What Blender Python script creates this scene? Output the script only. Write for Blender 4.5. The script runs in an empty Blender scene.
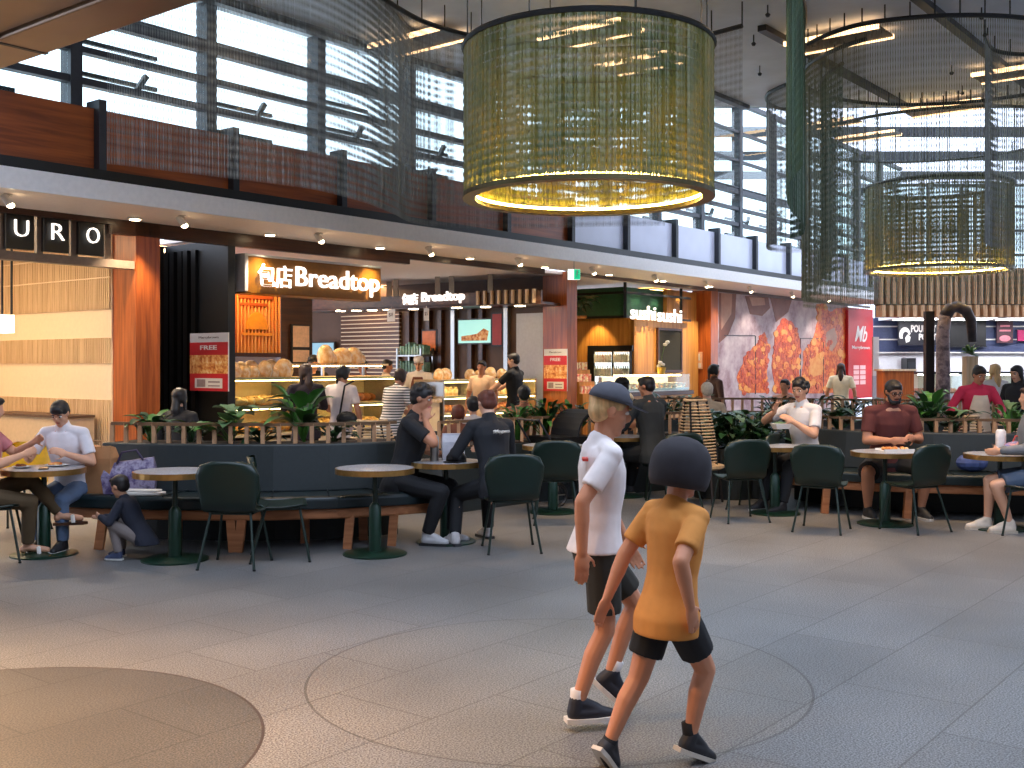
import bpy, bmesh, math, random
from mathutils import Vector, Matrix, Quaternion
random.seed(7)
R = math.radians; PI = math.pi
SC = bpy.context.scene; COL = SC.collection
F = 1090.0; HZ = 365.0; CAMZ = 1.6
def V(*a): return Vector(a if len(a) > 1 else a[0])
def at(px, py, Y): return V((px-512)*Y/F, Y, CAMZ-(py-HZ)*Y/F)
def gx(px, Y): return (px-512)*Y/F
# frame of the shop front: s runs along it, n into the shops
OX, OY = -5.12, 10.9; DX, DY = .6228, .7825; ANG = math.atan2(DY, DX)
def S(px, n):
    u = (px-512)/F
    return (u*(OY+DX*n)-OX+DY*n)/(DX-DY*u)
def WP(s, n, z=0): return V(OX+DX*s-DY*n, OY+DY*s+DX*n, z)
def ZN(px, py, n): return CAMZ-(py-HZ)*WP(S(px, n), n).y/F
def toSN(x, y): return ((x-OX)*DX+(y-OY)*DY, -(x-OX)*DY+(y-OY)*DX)
# ---------------------------------------------------------------- materials
def lin(c): return tuple(((v/255)/12.92 if v/255 <= .04045 else ((v/255+.055)/1.055)**2.4) for v in c)
MATS = {}
def mat(name, c, rough=.5, metal=0, var=.12, scale=18, stretch=(1, 1, 1), bump=0, alpha=1, coat=0):
    if name in MATS: return MATS[name]
    m = bpy.data.materials.new(name); m.use_nodes = True; nt = m.node_tree; N = nt.nodes; L = nt.links
    p = N['Principled BSDF']; p.inputs['Roughness'].default_value = rough; p.inputs['Metallic'].default_value = metal
    p.inputs['Alpha'].default_value = alpha; p.inputs['Coat Weight'].default_value = coat
    l = lin(c)
    tc = N.new('ShaderNodeTexCoord'); mp = N.new('ShaderNodeMapping'); mp.inputs['Scale'].default_value = stretch
    nz = N.new('ShaderNodeTexNoise'); nz.inputs['Scale'].default_value = scale; nz.inputs['Detail'].default_value = 3
    L.new(tc.outputs['Object'], mp.inputs[0]); L.new(mp.outputs[0], nz.inputs['Vector'])
    cr = N.new('ShaderNodeValToRGB')
    cr.color_ramp.elements[0].position = .3; cr.color_ramp.elements[1].position = .7
    cr.color_ramp.elements[0].color = tuple(max(0, v*(1-var)) for v in l)+(1,)
    cr.color_ramp.elements[1].color = tuple(min(1, v*(1+var)) for v in l)+(1,)
    L.new(nz.outputs['Fac'], cr.inputs[0]); L.new(cr.outputs[0], p.inputs['Base Color'])
    if bump:
        b = N.new('ShaderNodeBump'); b.inputs['Strength'].default_value = bump; b.inputs['Distance'].default_value = .01
        L.new(nz.outputs['Fac'], b.inputs['Height']); L.new(b.outputs[0], p.inputs['Normal'])
    MATS[name] = m; return m
def emit(name, c, st):
    if name in MATS: return MATS[name]
    m = bpy.data.materials.new(name); m.use_nodes = True; N = m.node_tree.nodes
    p = N['Principled BSDF']; p.inputs['Base Color'].default_value = lin(c)+(1,)
    p.inputs['Emission Color'].default_value = lin(c)+(1,); p.inputs['Emission Strength'].default_value = st
    MATS[name] = m; return m
def glass(name, tint=(240, 248, 245), refl=.12):
    if name in MATS: return MATS[name]
    m = bpy.data.materials.new(name); m.use_nodes = True; nt = m.node_tree; N = nt.nodes; L = nt.links
    for n in list(N): N.remove(n)
    o = N.new('ShaderNodeOutputMaterial'); mx = N.new('ShaderNodeMixShader'); t = N.new('ShaderNodeBsdfTransparent'); g = N.new('ShaderNodeBsdfGlossy')
    t.inputs[0].default_value = lin(tint)+(1,); g.inputs['Roughness'].default_value = .03
    lw = N.new('ShaderNodeLayerWeight'); lw.inputs[0].default_value = .5; pw = N.new('ShaderNodeMath'); pw.operation = 'POWER'; pw.inputs[1].default_value = 4; L.new(lw.outputs['Facing'], pw.inputs[0])
    ml = N.new('ShaderNodeMath'); ml.operation = 'MULTIPLY_ADD'; ml.inputs[1].default_value = .6; ml.inputs[2].default_value = .04; L.new(pw.outputs[0], ml.inputs[0])
    L.new(ml.outputs[0], mx.inputs[0]); L.new(t.outputs[0], mx.inputs[1]); L.new(g.outputs[0], mx.inputs[2]); L.new(mx.outputs[0], o.inputs[0])
    MATS[name] = m; return m
def wood(name, c, c2, rough=.4, axis=2, scale=3.0, coat=0):
    """grain runs along axis"""
    if name in MATS: return MATS[name]
    m = bpy.data.materials.new(name); m.use_nodes = True; nt = m.node_tree; N = nt.nodes; L = nt.links
    p = N['Principled BSDF']; p.inputs['Roughness'].default_value = rough; p.inputs['Coat Weight'].default_value = coat
    tc = N.new('ShaderNodeTexCoord'); mp = N.new('ShaderNodeMapping')
    st = [6.0, 6.0, 6.0]; st[axis] = .35; mp.inputs['Scale'].default_value = st
    nz = N.new('ShaderNodeTexNoise'); nz.inputs['Scale'].default_value = scale; nz.inputs['Detail'].default_value = 6; nz.inputs['Distortion'].default_value = .6
    cr = N.new('ShaderNodeValToRGB'); cr.color_ramp.elements[0].position = .32; cr.color_ramp.elements[1].position = .68
    cr.color_ramp.elements[0].color = lin(c2)+(1,); cr.color_ramp.elements[1].color = lin(c)+(1,)
    L.new(tc.outputs['Object'], mp.inputs[0]); L.new(mp.outputs[0], nz.inputs['Vector']); L.new(nz.outputs['Fac'], cr.inputs[0]); L.new(cr.outputs[0], p.inputs['Base Color'])
    MATS[name] = m; return m
def stripes(name, c1, c2, freq, axis='Z', thr=.5, rough=.8, bandtype='BANDS'):
    if name in MATS: return MATS[name]
    m = bpy.data.materials.new(name); m.use_nodes = True; nt = m.node_tree; N = nt.nodes; L = nt.links
    p = N['Principled BSDF']; p.inputs['Roughness'].default_value = rough
    tc = N.new('ShaderNodeTexCoord'); w = N.new('ShaderNodeTexWave'); w.wave_type = bandtype; w.bands_direction = axis
    w.inputs['Scale'].default_value = freq; w.inputs['Distortion'].default_value = .3
    cr = N.new('ShaderNodeValToRGB'); cr.color_ramp.interpolation = 'CONSTANT'
    cr.color_ramp.elements[0].color = lin(c1)+(1,); cr.color_ramp.elements[1].color = lin(c2)+(1,); cr.color_ramp.elements[1].position = thr
    L.new(tc.outputs['Object'], w.inputs['Vector']); L.new(w.outputs['Fac'], cr.inputs[0]); L.new(cr.outputs[0], p.inputs['Base Color'])
    MATS[name] = m; return m
def blobs(name, cols, scale, rough=.5, bump=.4):
    """patchy voronoi colour: food, granite, bags"""
    if name in MATS: return MATS[name]
    m = bpy.data.materials.new(name); m.use_nodes = True; nt = m.node_tree; N = nt.nodes; L = nt.links
    p = N['Principled BSDF']; p.inputs['Roughness'].default_value = rough
    tc = N.new('ShaderNodeTexCoord'); nz = N.new('ShaderNodeTexNoise'); nz.inputs['Scale'].default_value = scale; nz.inputs['Detail'].default_value = 5; nz.inputs['Roughness'].default_value = .65
    cr = N.new('ShaderNodeValToRGB'); e = cr.color_ramp.elements
    while len(e) < len(cols): e.new(.5)
    for i, c in enumerate(cols):
        e[i].position = .3+.4*i/max(1, len(cols)-1); e[i].color = lin(c)+(1,)
    L.new(tc.outputs['Object'], nz.inputs['Vector']); L.new(nz.outputs['Fac'], cr.inputs[0]); L.new(cr.outputs[0], p.inputs['Base Color'])
    MATS[name] = m; return m
# ---------------------------------------------------------------- mesh builder
class MB:
    def __init__(s): s.v = []; s.f = []; s.m = []
    def add(s, vs, fs, m=0):
        o = len(s.v); s.v += [tuple(v) for v in vs]; s.f += [tuple(i+o for i in f) for f in fs]; s.m += [m]*len(fs); return s
    def box(s, x0, x1, y0, y1, z0, z1, m=0):
        return s.add([(x0, y0, z0), (x1, y0, z0), (x1, y1, z0), (x0, y1, z0), (x0, y0, z1), (x1, y0, z1), (x1, y1, z1), (x0, y1, z1)],
              [(0, 3, 2, 1), (4, 5, 6, 7), (0, 1, 5, 4), (1, 2, 6, 5), (2, 3, 7, 6), (3, 0, 4, 7)], m)
    def obox(s, c, sx, sy, sz, rz=0, m=0, M=None):
        M = M or (Matrix.Translation(V(c)) @ Matrix.Rotation(rz, 4, 'Z'))
        o = len(s.v); s.box(-sx/2, sx/2, -sy/2, sy/2, -sz/2, sz/2, m)
        for i in range(o, len(s.v)): s.v[i] = tuple(M @ V(s.v[i]))
        return s
    def bar(s, a, b, w, d=None, m=0, up=None):
        a = V(a); b = V(b); d = d or w; t = (b-a).normalized(); up = V(up) if up else (V(0, 0, 1) if abs(t.z) < .95 else V(0, 1, 0))
        x = t.cross(up).normalized(); y = x.cross(t).normalized(); x *= w/2; y *= d/2
        vs = [p+q for p in (a, b) for q in (-x-y, x-y, x+y, -x+y)]
        return s.add(vs, [(0, 3, 2, 1), (4, 5, 6, 7), (0, 1, 5, 4), (1, 2, 6, 5), (2, 3, 7, 6), (3, 0, 4, 7)], m)
    def loft(s, rings, m=0, cap=True, closed=False):
        n = len(rings[0]); o = len(s.v); fs = []
        for r in rings: s.v += [tuple(p) for p in r]
        k = len(rings)
        for i in range(k if closed else k-1):
            a = o+i*n; b = o+((i+1) % k)*n
            for j in range(n): fs.append((a+j, a+(j+1) % n, b+(j+1) % n, b+j))
        if cap and not closed:
            fs.append(tuple(o+j for j in reversed(range(n)))); fs.append(tuple(o+(k-1)*n+j for j in range(n)))
        s.f += fs; s.m += [m]*len(fs); return s
    def tube(s, pts, r, n=8, m=0, cap=True, closed=False):
        pts = [V(p) for p in pts]; k = len(pts); rs = r if isinstance(r, (list, tuple)) else [r]*k
        rings = []; ref = None
        for i, p in enumerate(pts):
            if closed: t = pts[(i+1) % k]-pts[i-1]
            else: t = pts[min(i+1, k-1)]-pts[max(i-1, 0)]
            t = t.normalized() if t.length > 1e-9 else V(0, 0, 1)
            if ref is None: ref = t.orthogonal().normalized() if abs(t.z) > .9 else V(0, 0, 1)
            x = t.cross(ref)
            if x.length < 1e-4: x = t.orthogonal()
            x.normalize(); y = x.cross(t).normalized(); ref = y
            rings.append([p+(x*math.cos(2*PI*j/n)+y*math.sin(2*PI*j/n))*rs[i] for j in range(n)])
        return s.loft(rings, m, cap, closed)
    def lathe(s, prof, c=(0, 0, 0), n=24, m=0, ms=None):
        c = V(c); rings = [[c+V(r*math.cos(2*PI*j/n), r*math.sin(2*PI*j/n), z) for j in range(n)] for r, z in prof]
        if ms is None: return s.loft(rings, m)
        for i in range(len(rings)-1): s.loft(rings[i:i+2], ms[i], cap=False)
        s.add(rings[0], [tuple(reversed(range(n)))], ms[0]); s.add(rings[-1], [tuple(range(n))], ms[-1]); return s
    def ell(s, c, r, M=None, n=12, k=8, m=0):
        c = V(c); rings = []
        for i in range(1, k):
            a = PI*i/k-PI/2
            rings.append([V(r[0]*math.cos(a)*math.cos(2*PI*j/n), r[1]*math.cos(a)*math.sin(2*PI*j/n), r[2]*math.sin(a)) for j in range(n)])
        top = V(0, 0, r[2]); o = len(s.v)
        X = (lambda p: c+(M @ p)) if M is not None else (lambda p: c+p)
        s.loft([[X(p) for p in g] for g in rings], m, cap=False)
        b = len(s.v); s.v += [tuple(X(-top)), tuple(X(top))]
        for j in range(n):
            s.f.append((o+(j+1) % n, o+j, b)); s.m.append(m)
            q = o+(k-2)*n; s.f.append((q+j, q+(j+1) % n, b+1)); s.m.append(m)
        return s
    def cap(s, a, b, r1, r2, n=10, m=0, k=3):
        a = V(a); b = V(b); t = b-a
        if t.length < 1e-6: return s.ell(a, (r1, r1, r1), m=m)
        t.normalize(); x = t.orthogonal().normalized(); y = t.cross(x); rings = []
        for i in range(1, k+1):
            q = PI/2*i/k; rings.append((a-t*(r1*math.cos(q)), r1*math.sin(q)))
        for i in range(0, k):
            q = PI/2*i/k; rings.append((b+t*(r2*math.sin(q)), r2*math.cos(q)))
        return s.loft([[p+(x*math.cos(2*PI*j/n)+y*math.sin(2*PI*j/n))*rr for j in range(n)] for p, rr in rings], m)
    def prism(s, poly, fn, d, m=0):
        """poly 2d; fn(u,v,w)->point; w from 0 to d"""
        n = len(poly); o = [fn(u, v, 0) for u, v in poly]; q = [fn(u, v, d) for u, v in poly]
        return s.add(o+q, [tuple(reversed(range(n))), tuple(range(n, 2*n))]+[(i, (i+1) % n, n+(i+1) % n, n+i) for i in range(n)], m)
    def mesh(s, name, mats):
        me = bpy.data.meshes.new(name); me.from_pydata(s.v, [], s.f)
        for x in (mats if isinstance(mats, (list, tuple)) else [mats]): me.materials.append(x)
        me.polygons.foreach_set('material_index', s.m)
        b = bmesh.new(); b.from_mesh(me); bmesh.ops.recalc_face_normals(b, faces=b.faces); b.to_mesh(me); b.free()
        return me
    def build(s, name, mats, parent=None, smooth=False, bevel=0, loc=None, rz=0, seg=2):
        me = s.mesh(name, mats)
        if smooth: me.polygons.foreach_set('use_smooth', [True]*len(me.polygons))
        o = bpy.data.objects.new(name, me); COL.objects.link(o)
        if parent: o.parent = parent
        if loc is not None: o.location = loc
        if rz: o.rotation_euler.z = rz
        if bevel:
            b = o.modifiers.new('bevel', 'BEVEL'); b.width = bevel; b.segments = seg; b.limit_method = 'ANGLE'
        if smooth == 'auto':
            b = o.modifiers.new('w', 'EDGE_SPLIT'); b.split_angle = R(40)
        return o
def tag(o, label=None, cat=None, group=None, kind=None):
    if label: o['label'] = label
    if cat: o['category'] = cat
    if group: o['group'] = group
    if kind: o['kind'] = kind
    return o
def empty(name, loc, rz=0, label=None, cat=None, group=None):
    o = bpy.data.objects.new(name, None); COL.objects.link(o); o.location = loc; o.rotation_euler.z = rz; o.empty_display_size = .1
    return tag(o, label, cat, group)
def wempty(name, s, n, z=0, label=None, cat=None, group=None, rot=0): return empty(name, WP(s, n, z), ANG+rot, label, cat, group)
def wall_mesh(mb, name, mats, **k):
    return mb.build(name, mats, loc=(OX, OY, 0), rz=ANG, **k)
KIDS = {}
def copy_tree(o, parent=None):
    c = o.copy(); COL.objects.link(c)
    if parent: c.parent = parent
    for ch in list(o.children): copy_tree(ch, c)
    return c
def struct(o): o['kind'] = 'structure'; return o
DG = None
def baked(o):
    """apply an object's modifiers into plain mesh data"""
    dg = bpy.context.evaluated_depsgraph_get(); me = bpy.data.meshes.new_from_object(o.evaluated_get(dg)); old = o.data
    o.modifiers.clear(); o.data = me; bpy.data.meshes.remove(old); return o
def text(body, name, m, parent, M, w=None, h=None, ext=.01, off=0, align='CENTER', shear=0):
    """lettering as a mesh; M maps local (x right, y up, z out) to the parent's space"""
    c = bpy.data.curves.new('t', 'FONT'); c.body = body; c.extrude = 1e-3; c.offset = off; c.align_x = 'LEFT'; c.shear = shear; c.resolution_u = 3
    o = bpy.data.objects.new('t', c); COL.objects.link(o); dg = bpy.context.evaluated_depsgraph_get()
    me = bpy.data.meshes.new_from_object(o.evaluated_get(dg)); bpy.data.objects.remove(o); bpy.data.curves.remove(c)
    xs = [v.co.x for v in me.vertices]; ys = [v.co.y for v in me.vertices]
    x0, x1, y0, y1 = min(xs), max(xs), min(ys), max(ys)
    kx = w/(x1-x0) if w else h/(y1-y0); ky = h/(y1-y0) if h else kx
    for v in me.vertices:
        v.co = M @ V((v.co.x-(x0+x1)/2)*kx, (v.co.y-(y0+y1)/2)*ky, (v.co.z+1e-3)/2e-3*ext)
    me.materials.clear(); me.materials.append(m); me.name = name
    ob = bpy.data.objects.new(name, me); COL.objects.link(ob); ob.parent = parent; return ob
def face_M(x, y, z, rz=0):
    """upright lettering facing local -y at a point"""
    return Matrix.Translation(V(x, y, z)) @ Matrix.Rotation(rz, 4, 'Z') @ Matrix(((1, 0, 0, 0), (0, 0, -1, 0), (0, 1, 0, 0), (0, 0, 0, 1)))
def spot(loc, target, power, c, size=70, blend=.6, rad=.05):
    l = bpy.data.lights.new('spot', 'SPOT'); l.energy = power; l.color = c; l.spot_size = R(size); l.spot_blend = blend; l.shadow_soft_size = rad
    o = bpy.data.objects.new('spot_lamp', l); COL.objects.link(o); o.location = loc
    o.rotation_euler = (V(target)-V(loc)).to_track_quat('-Z', 'Y').to_euler(); return o
EXPO = 0.5; WORLD = 3.0
def solve_n(px, s, n0=0., n1=20.):
    """depth n at which the ray of px meets the cross plane s"""
    for _ in range(50):
        m = (n0+n1)/2
        if S(px, m) < s: n0 = m
        else: n1 = m
    return n0
# ---------------------------------------------------------------- camera, world
cam = bpy.data.cameras.new('camera'); co = bpy.data.objects.new('camera', cam); COL.objects.link(co)
co.location = (0, 0, CAMZ); co.rotation_euler = (R(90), 0, 0); cam.sensor_width = 36; cam.lens = 36*F/1024; cam.shift_y = -19/1024; cam.clip_end = 200
SC.camera = co
SC.view_settings.view_transform = 'Standard'; SC.view_settings.look = 'None'; SC.view_settings.exposure = EXPO; SC.view_settings.gamma = 1; SC.view_settings.use_curve_mapping = False
w = bpy.data.worlds.new('sky'); SC.world = w; w.use_nodes = True
bg = w.node_tree.nodes['Background']; bg.inputs[0].default_value = lin((214, 229, 255))+(1,); bg.inputs[1].default_value = WORLD
SC.cycles.max_bounces = 6; SC.cycles.transparent_max_bounces = 16; SC.cycles.sample_clamp_indirect = 4; SC.cycles.caustics_reflective = False; SC.cycles.caustics_refractive = False
# ---------------------------------------------------------------- materials
def floor_mat():
    m = bpy.data.materials.new('granite_paving'); m.use_nodes = True; nt = m.node_tree; N = nt.nodes; L = nt.links; p = N['Principled BSDF']
    tc = N.new('ShaderNodeTexCoord'); br = N.new('ShaderNodeTexBrick'); br.offset = .37; br.inputs['Scale'].default_value = 1
    br.inputs['Brick Width'].default_value = 1.25; br.inputs['Row Height'].default_value = .62; br.inputs['Mortar Size'].default_value = .005; br.inputs['Mortar Smooth'].default_value = .2
    br.inputs['Color1'].default_value = lin((120, 119, 118))+(1,); br.inputs['Color2'].default_value = lin((112, 111, 110))+(1,); br.inputs['Mortar'].default_value = lin((88, 86, 84))+(1,)
    L.new(tc.outputs['Object'], br.inputs['Vector'])
    def mixc(a, b, fac, mode='MIX'):
        x = N.new('ShaderNodeMix'); x.data_type = 'RGBA'; x.blend_type = mode
        if isinstance(fac, float): x.inputs[0].default_value = fac
        else: L.new(fac, x.inputs[0])
        for i, q in ((6, a), (7, b)):
            if isinstance(q, tuple): x.inputs[i].default_value = q
            else: L.new(q, x.inputs[i])
        return x.outputs[2]
    sp = N.new('ShaderNodeTexNoise'); sp.inputs['Scale'].default_value = 120; sp.inputs['Detail'].default_value = 2; L.new(tc.outputs['Object'], sp.inputs['Vector'])
    rp = N.new('ShaderNodeValToRGB'); rp.color_ramp.elements[0].position = .38; rp.color_ramp.elements[0].color = (.3, .3, .3, 1); rp.color_ramp.elements[1].position = .62; rp.color_ramp.elements[1].color = (1.65, 1.65, 1.65, 1)
    L.new(sp.outputs['Fac'], rp.inputs[0]); c = mixc(br.outputs['Color'], rp.outputs[0], 1.0, 'MULTIPLY')
    lg = N.new('ShaderNodeTexNoise'); lg.inputs['Scale'].default_value = .9; lg.inputs['Detail'].default_value = 4; L.new(tc.outputs['Object'], lg.inputs['Vector'])
    r2 = N.new('ShaderNodeValToRGB'); r2.color_ramp.elements[0].position = .35; r2.color_ramp.elements[0].color = (.82, .82, .82, 1); r2.color_ramp.elements[1].position = .65; r2.color_ramp.elements[1].color = (1.1, 1.1, 1.1, 1)
    L.new(lg.outputs['Fac'], r2.inputs[0]); c = mixc(c, r2.outputs[0], 1.0, 'MULTIPLY')
    for (x, y, r, dark) in ((-2.33, 4.5, 1.27, .5), (.23, 5.6, 1.27, 1.06)):
        s, n = toSN(x, y); d = N.new('ShaderNodeVectorMath'); d.operation = 'DISTANCE'; L.new(tc.outputs['Object'], d.inputs[0]); d.inputs[1].default_value = (s, n, 0)
        lt = N.new('ShaderNodeMath'); lt.operation = 'LESS_THAN'; L.new(d.outputs['Value'], lt.inputs[0]); lt.inputs[1].default_value = r
        c = mixc(c, mixc(c, (dark, dark*.97, dark*.92, 1), 1.0, 'MULTIPLY'), lt.outputs[0])
        cm = N.new('ShaderNodeMath'); cm.operation = 'COMPARE'; L.new(d.outputs['Value'], cm.inputs[0]); cm.inputs[1].default_value = r; cm.inputs[2].default_value = .007
        c = mixc(c, mixc(c, (.55, .53, .52, 1), 1.0, 'MULTIPLY') if dark > 1 else (.05, .035, .03, 1), cm.outputs[0])
    L.new(c, p.inputs['Base Color']); L.new(sp.outputs['Fac'], p.inputs['Roughness'])
    rr = N.new('ShaderNodeMapRange'); rr.inputs[3].default_value = .32; rr.inputs[4].default_value = .55; L.new(sp.outputs['Fac'], rr.inputs[0]); L.new(rr.outputs[0], p.inputs['Roughness'])
    return m
m_orange = wood('orange_timber', (168, 84, 34), (120, 54, 20), .3, 0, 3)
m_col = wood('column_timber', (186, 98, 44), (134, 64, 26), .28, 2, 4)
m_pine = wood('honey_timber', (206, 146, 70), (170, 108, 44), .4, 2, 3)
m_pale = wood('pale_slat_timber', (232, 202, 162), (204, 168, 124), .5, 2, 3)
m_dkwood = wood('dark_brown_timber', (84, 50, 30), (54, 30, 18), .35, 0, 3)
m_black = mat('black_panel', (15, 14, 14), .4, 0, .2)
m_dark = mat('dark_metal', (44, 46, 50), .45, .3, .1)
m_mull = mat('mullion_metal', (52, 54, 60), .5, .2, .1)
m_white = mat('white_paint', (226, 220, 212), .6, 0, .03)
m_soff = mat('soffit_paint', (244, 230, 220), .55, 0, .03)
m_fasc = mat('fascia_metal', (240, 234, 230), .4, 0, .04)
m_conc = mat('concrete', (222, 230, 243), .85, 0, .1, 1.6, bump=.1)
m_brown = mat('brown_wall', (92, 66, 48), .6, 0, .15, 6)
m_beige = mat('beige_panel', (200, 172, 138), .5, 0, .05)
m_green = mat('deep_green_paint', (30, 62, 44), .5, 0, .1)
m_gpole = mat('green_metal', (20, 50, 36), .35, .2, .1)
m_grey = mat('grey_panel', (186, 186, 190), .5, 0, .06)
m_red = mat('red_print', (200, 34, 42), .5, 0, .04)
m_gold = mat('gold_panel', (128, 82, 18), .4, .2, .1)
m_steel = mat('steel', (170, 168, 164), .3, .9, .05)
m_chrome = mat('brass_trim', (190, 146, 84), .28, .85, .1, 30)
m_glass = glass('clear_glass')
m_lamp = emit('warm_lamp', (255, 226, 180), 14)
m_lampw = emit('white_lamp', (255, 244, 226), 10)
m_letter = emit('lit_letter', (255, 246, 236), 1.25)
m_shelf = emit('shelf_strip_lamp', (255, 214, 140), 20)
# ---------------------------------------------------------------- setting
f = MB(); f.box(-14, 44, -18, 10, -.1, 0); fl = struct(wall_mesh(f, 'floor', floor_mat()))
SE = 26.6                                            # end of the soffit along the shop front
s0 = S(98, .3); mod = (S(787, .3)-S(98, .3))/10
c = MB(); c.prism([(-9.2, 7.6), (34, 7.6), (34, 19), (.45, 19), (-11.5, 4.2)], lambda u, v, d: V(u, v, 6.1+d), .3)   # a skylight is open over the nearest floor
c.box(-14, 34, -14, 1.6, 6.1, 6.4); c.box(8, 34, 1.6, 7.6, 6.1, 6.4); c.box(-14, -6, 1.6, 5.2, 6.1, 6.4)
struct(c.build('ceiling', m_conc))
for i in range(5):                                   # glazed roof beyond the concrete slab
    q = MB(); q.box(.5, 34, 21.5+i*3.2, 21.62+i*3.2, 7.45, 7.7); struct(q.build('trim_beam', m_mull))
q = MB(); q.box(.45, 34, 18.85, 19, 6.4, 7.6); struct(q.build('trim_step', m_conc))
# the opposite side of the hall, with its own clerestory
q = MB(); q.box(-14, 44, -16.3, -16, 0, 4.5); q.box(-14, 44, -16.3, -16, 5.9, 6.4)
for i in range(20): q.box(-14+i*3, -13.85+i*3, -16.3, -16, 4.5, 5.9)
struct(wall_mesh(q, 'wall_opposite', mat('opposite_wall', (120, 104, 92), .6)))
q = MB(); q.box(-14.3, -14, -16, 9, 0, 6.4); struct(wall_mesh(q, 'wall_near', MATS['opposite_wall']))
for i, (n, z, h, a, b) in enumerate(((.3, 6.0, .1, -9, 10.2), (-4.4, 6.02, .08, 8, 13.8), (-6.4, 6.02, .08, 8, 15.3), (-2.2, 6.03, .07, 9, 12))):
    t = MB(); t.box(a, b, n-.06, n+.06, z, 6.1); struct(wall_mesh(t, 'trim_%d' % (i+1), m_dark))
sf = MB(); sf.box(-9, SE, .03, 1.42, 3.4, 3.58); struct(wall_mesh(sf, 'ceiling_soffit', m_soff))
sf = MB(); sf.box(-9, SE, 0, .03, 3.38, 3.6); struct(wall_mesh(sf, 'trim_5', m_fasc))
sf = MB(); sf.box(-9, SE, .16, .5, 3.6, 3.74); struct(wall_mesh(sf, 'trim_6', m_black))
sf = MB(); sf.box(-9, SE, .45, .6, 3.7, 4.42); struct(wall_mesh(sf, 'wall_left', m_dark))
sf = MB(); sf.box(-9, S(112, 1.4), 1.4, 1.5, 3.33, 3.4); sf.box(S(112, 1.4), S(410, 1.4), 1.4, 1.5, 3.22, 3.4); sf.box(S(410, 1.4), S(545, 1.4), 1.4, 1.48, 3.3, 3.4); sf.box(S(577, 1.4), SE+1, 1.4, 1.46, 3.33, 3.4)
struct(wall_mesh(sf, 'trim_7', m_dkwood))
# bulkhead panels, one thing per bay
m_skyp = mat('sky_reflection_panel', (196, 198, 214), .25, 0, .05, 2)  # pale colour stands in for sky reflected in the glossy timber panels
kmax = int((SE-s0)/mod)
for k in range(-5, kmax+1):
    a = s0+k*mod; b = min(a+mod, SE)
    if b < a+.2: continue
    pale = k >= 5
    p = MB(); p.box(a+.05, b-.05, .3, .34, 3.74, 4.43)
    o = wall_mesh(p, 'bulkhead_panel', m_skyp if pale else m_orange); o['kind'] = 'structure'
    q = MB(); q.box(a-.045, a+.045, .2, .46, 3.66, 4.52); struct(wall_mesh(q, 'trim_fin', m_dark if k % 2 else m_mull))
    # clerestory bay
    wn = wempty('window_%d' % (k+6), a-.12, .55, 0); wn['kind'] = 'structure'
    zt_ = 7.6 if a > 10.2 else 6.1; q = MB(); q.box(-.07, .07, -.02, .2, 4.42, zt_); q.build('mullion', m_mull, wn)
    q = MB()
    for z, h in ((5.6, .025), (5.47, .11), (5.1, .07), (4.74, .08))+(((6.2, .05), (6.85, .05), (7.5, .1)) if a > 10.2 else ()): q.box(.07, mod-.07, 0, .12, z, z+h)
    q.build('window_rail', m_mull, wn)
    q = MB(); q.box(.07, mod-.07, .05, .06, 4.42, zt_); q.build('window_pane', m_glass, wn)
    q = MB()
    for z in ((5.0, 4.64) if k % 2 else (5.38, 5.0)): q.bar((.2, .5, z), (mod*.75, .5, z), .05)
    q.bar((mod*.55, .35, 4.9), (mod*.62, .35, 5.1), .06); q.build('louvre', m_dark, wn)
# ---- lower walls of the shop row
s1 = S(136, 1.4)
def col(name_i, pxc, pxr, pxl, mt):
    s = S(pxc, 1.4); b = S(pxr, 1.4); n2 = solve_n(pxl, s)
    q = MB(); q.box(s, b, 1.4, n2, 0, 3.4); o = struct(wall_mesh(q, 'trim_%d' % name_i, mt)); return s, b, n2
C1 = col(8, 136, 160, 113, m_col)
C2 = col(9, 567, 577, 543, m_col)
C3 = col(10, 711, 718, 692, m_col)
sB = S(228, 1.4); nB = solve_n(165, sB)
q = MB(); q.box(sB, sB+.12, 1.4, nB, 0, 3.3)
q.box(C1[1], sB, nB+.02, nB+.12, 0, 3.3)  # black fill added to shut off the bright gap beside the doors
struct(wall_mesh(q, 'wall_black', m_black))
q = MB()
for i in range(5):
    n = nB-.1-(nB-1.4)*.11*i; q.box(sB-.05-.02*(i % 2), sB, n-.05, n+.05, 0, 3.2)
struct(wall_mesh(q, 'door_1', mat('black_gloss_door', (13, 12, 11), .3, 0, .2)))
# slat wall between the shops
nU = 6.4
q = MB(); q.box(s1-.02, s1+.1, C1[2], nU, 0, 3.6); q.box(-3, s1, nU, nU+.1, 0, 3.6)
zs = [(0, 1.15), (1.62, 1.95), (2.32, 3.6)]
for z0, z1 in zs:
    k = int((nU-C1[2]-.02)/.045)
    for i in range(k):
        n = C1[2]+.02+i*.045; q.box(s1-.045, s1-.02, n, n+.026, z0, z1, 1)
    for i in range(int((s1+3)/.045)): q.box(-3+i*.045, -3+i*.045+.026, nU-.025, nU, z0, z1, 1)
for z in (2.72, 3.02): q.box(s1-.05, s1-.02, C1[2], nU, z, z+.015, 0)
struct(wall_mesh(q, 'wall_back', [mat('cream_wall', (240, 214, 178), .55, 0, .03), m_pale]))
q = MB(); q.box(-3, s1, 1.5, nU, 3.55, 3.6); struct(wall_mesh(q, 'ceiling_kiosk', m_white))
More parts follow.
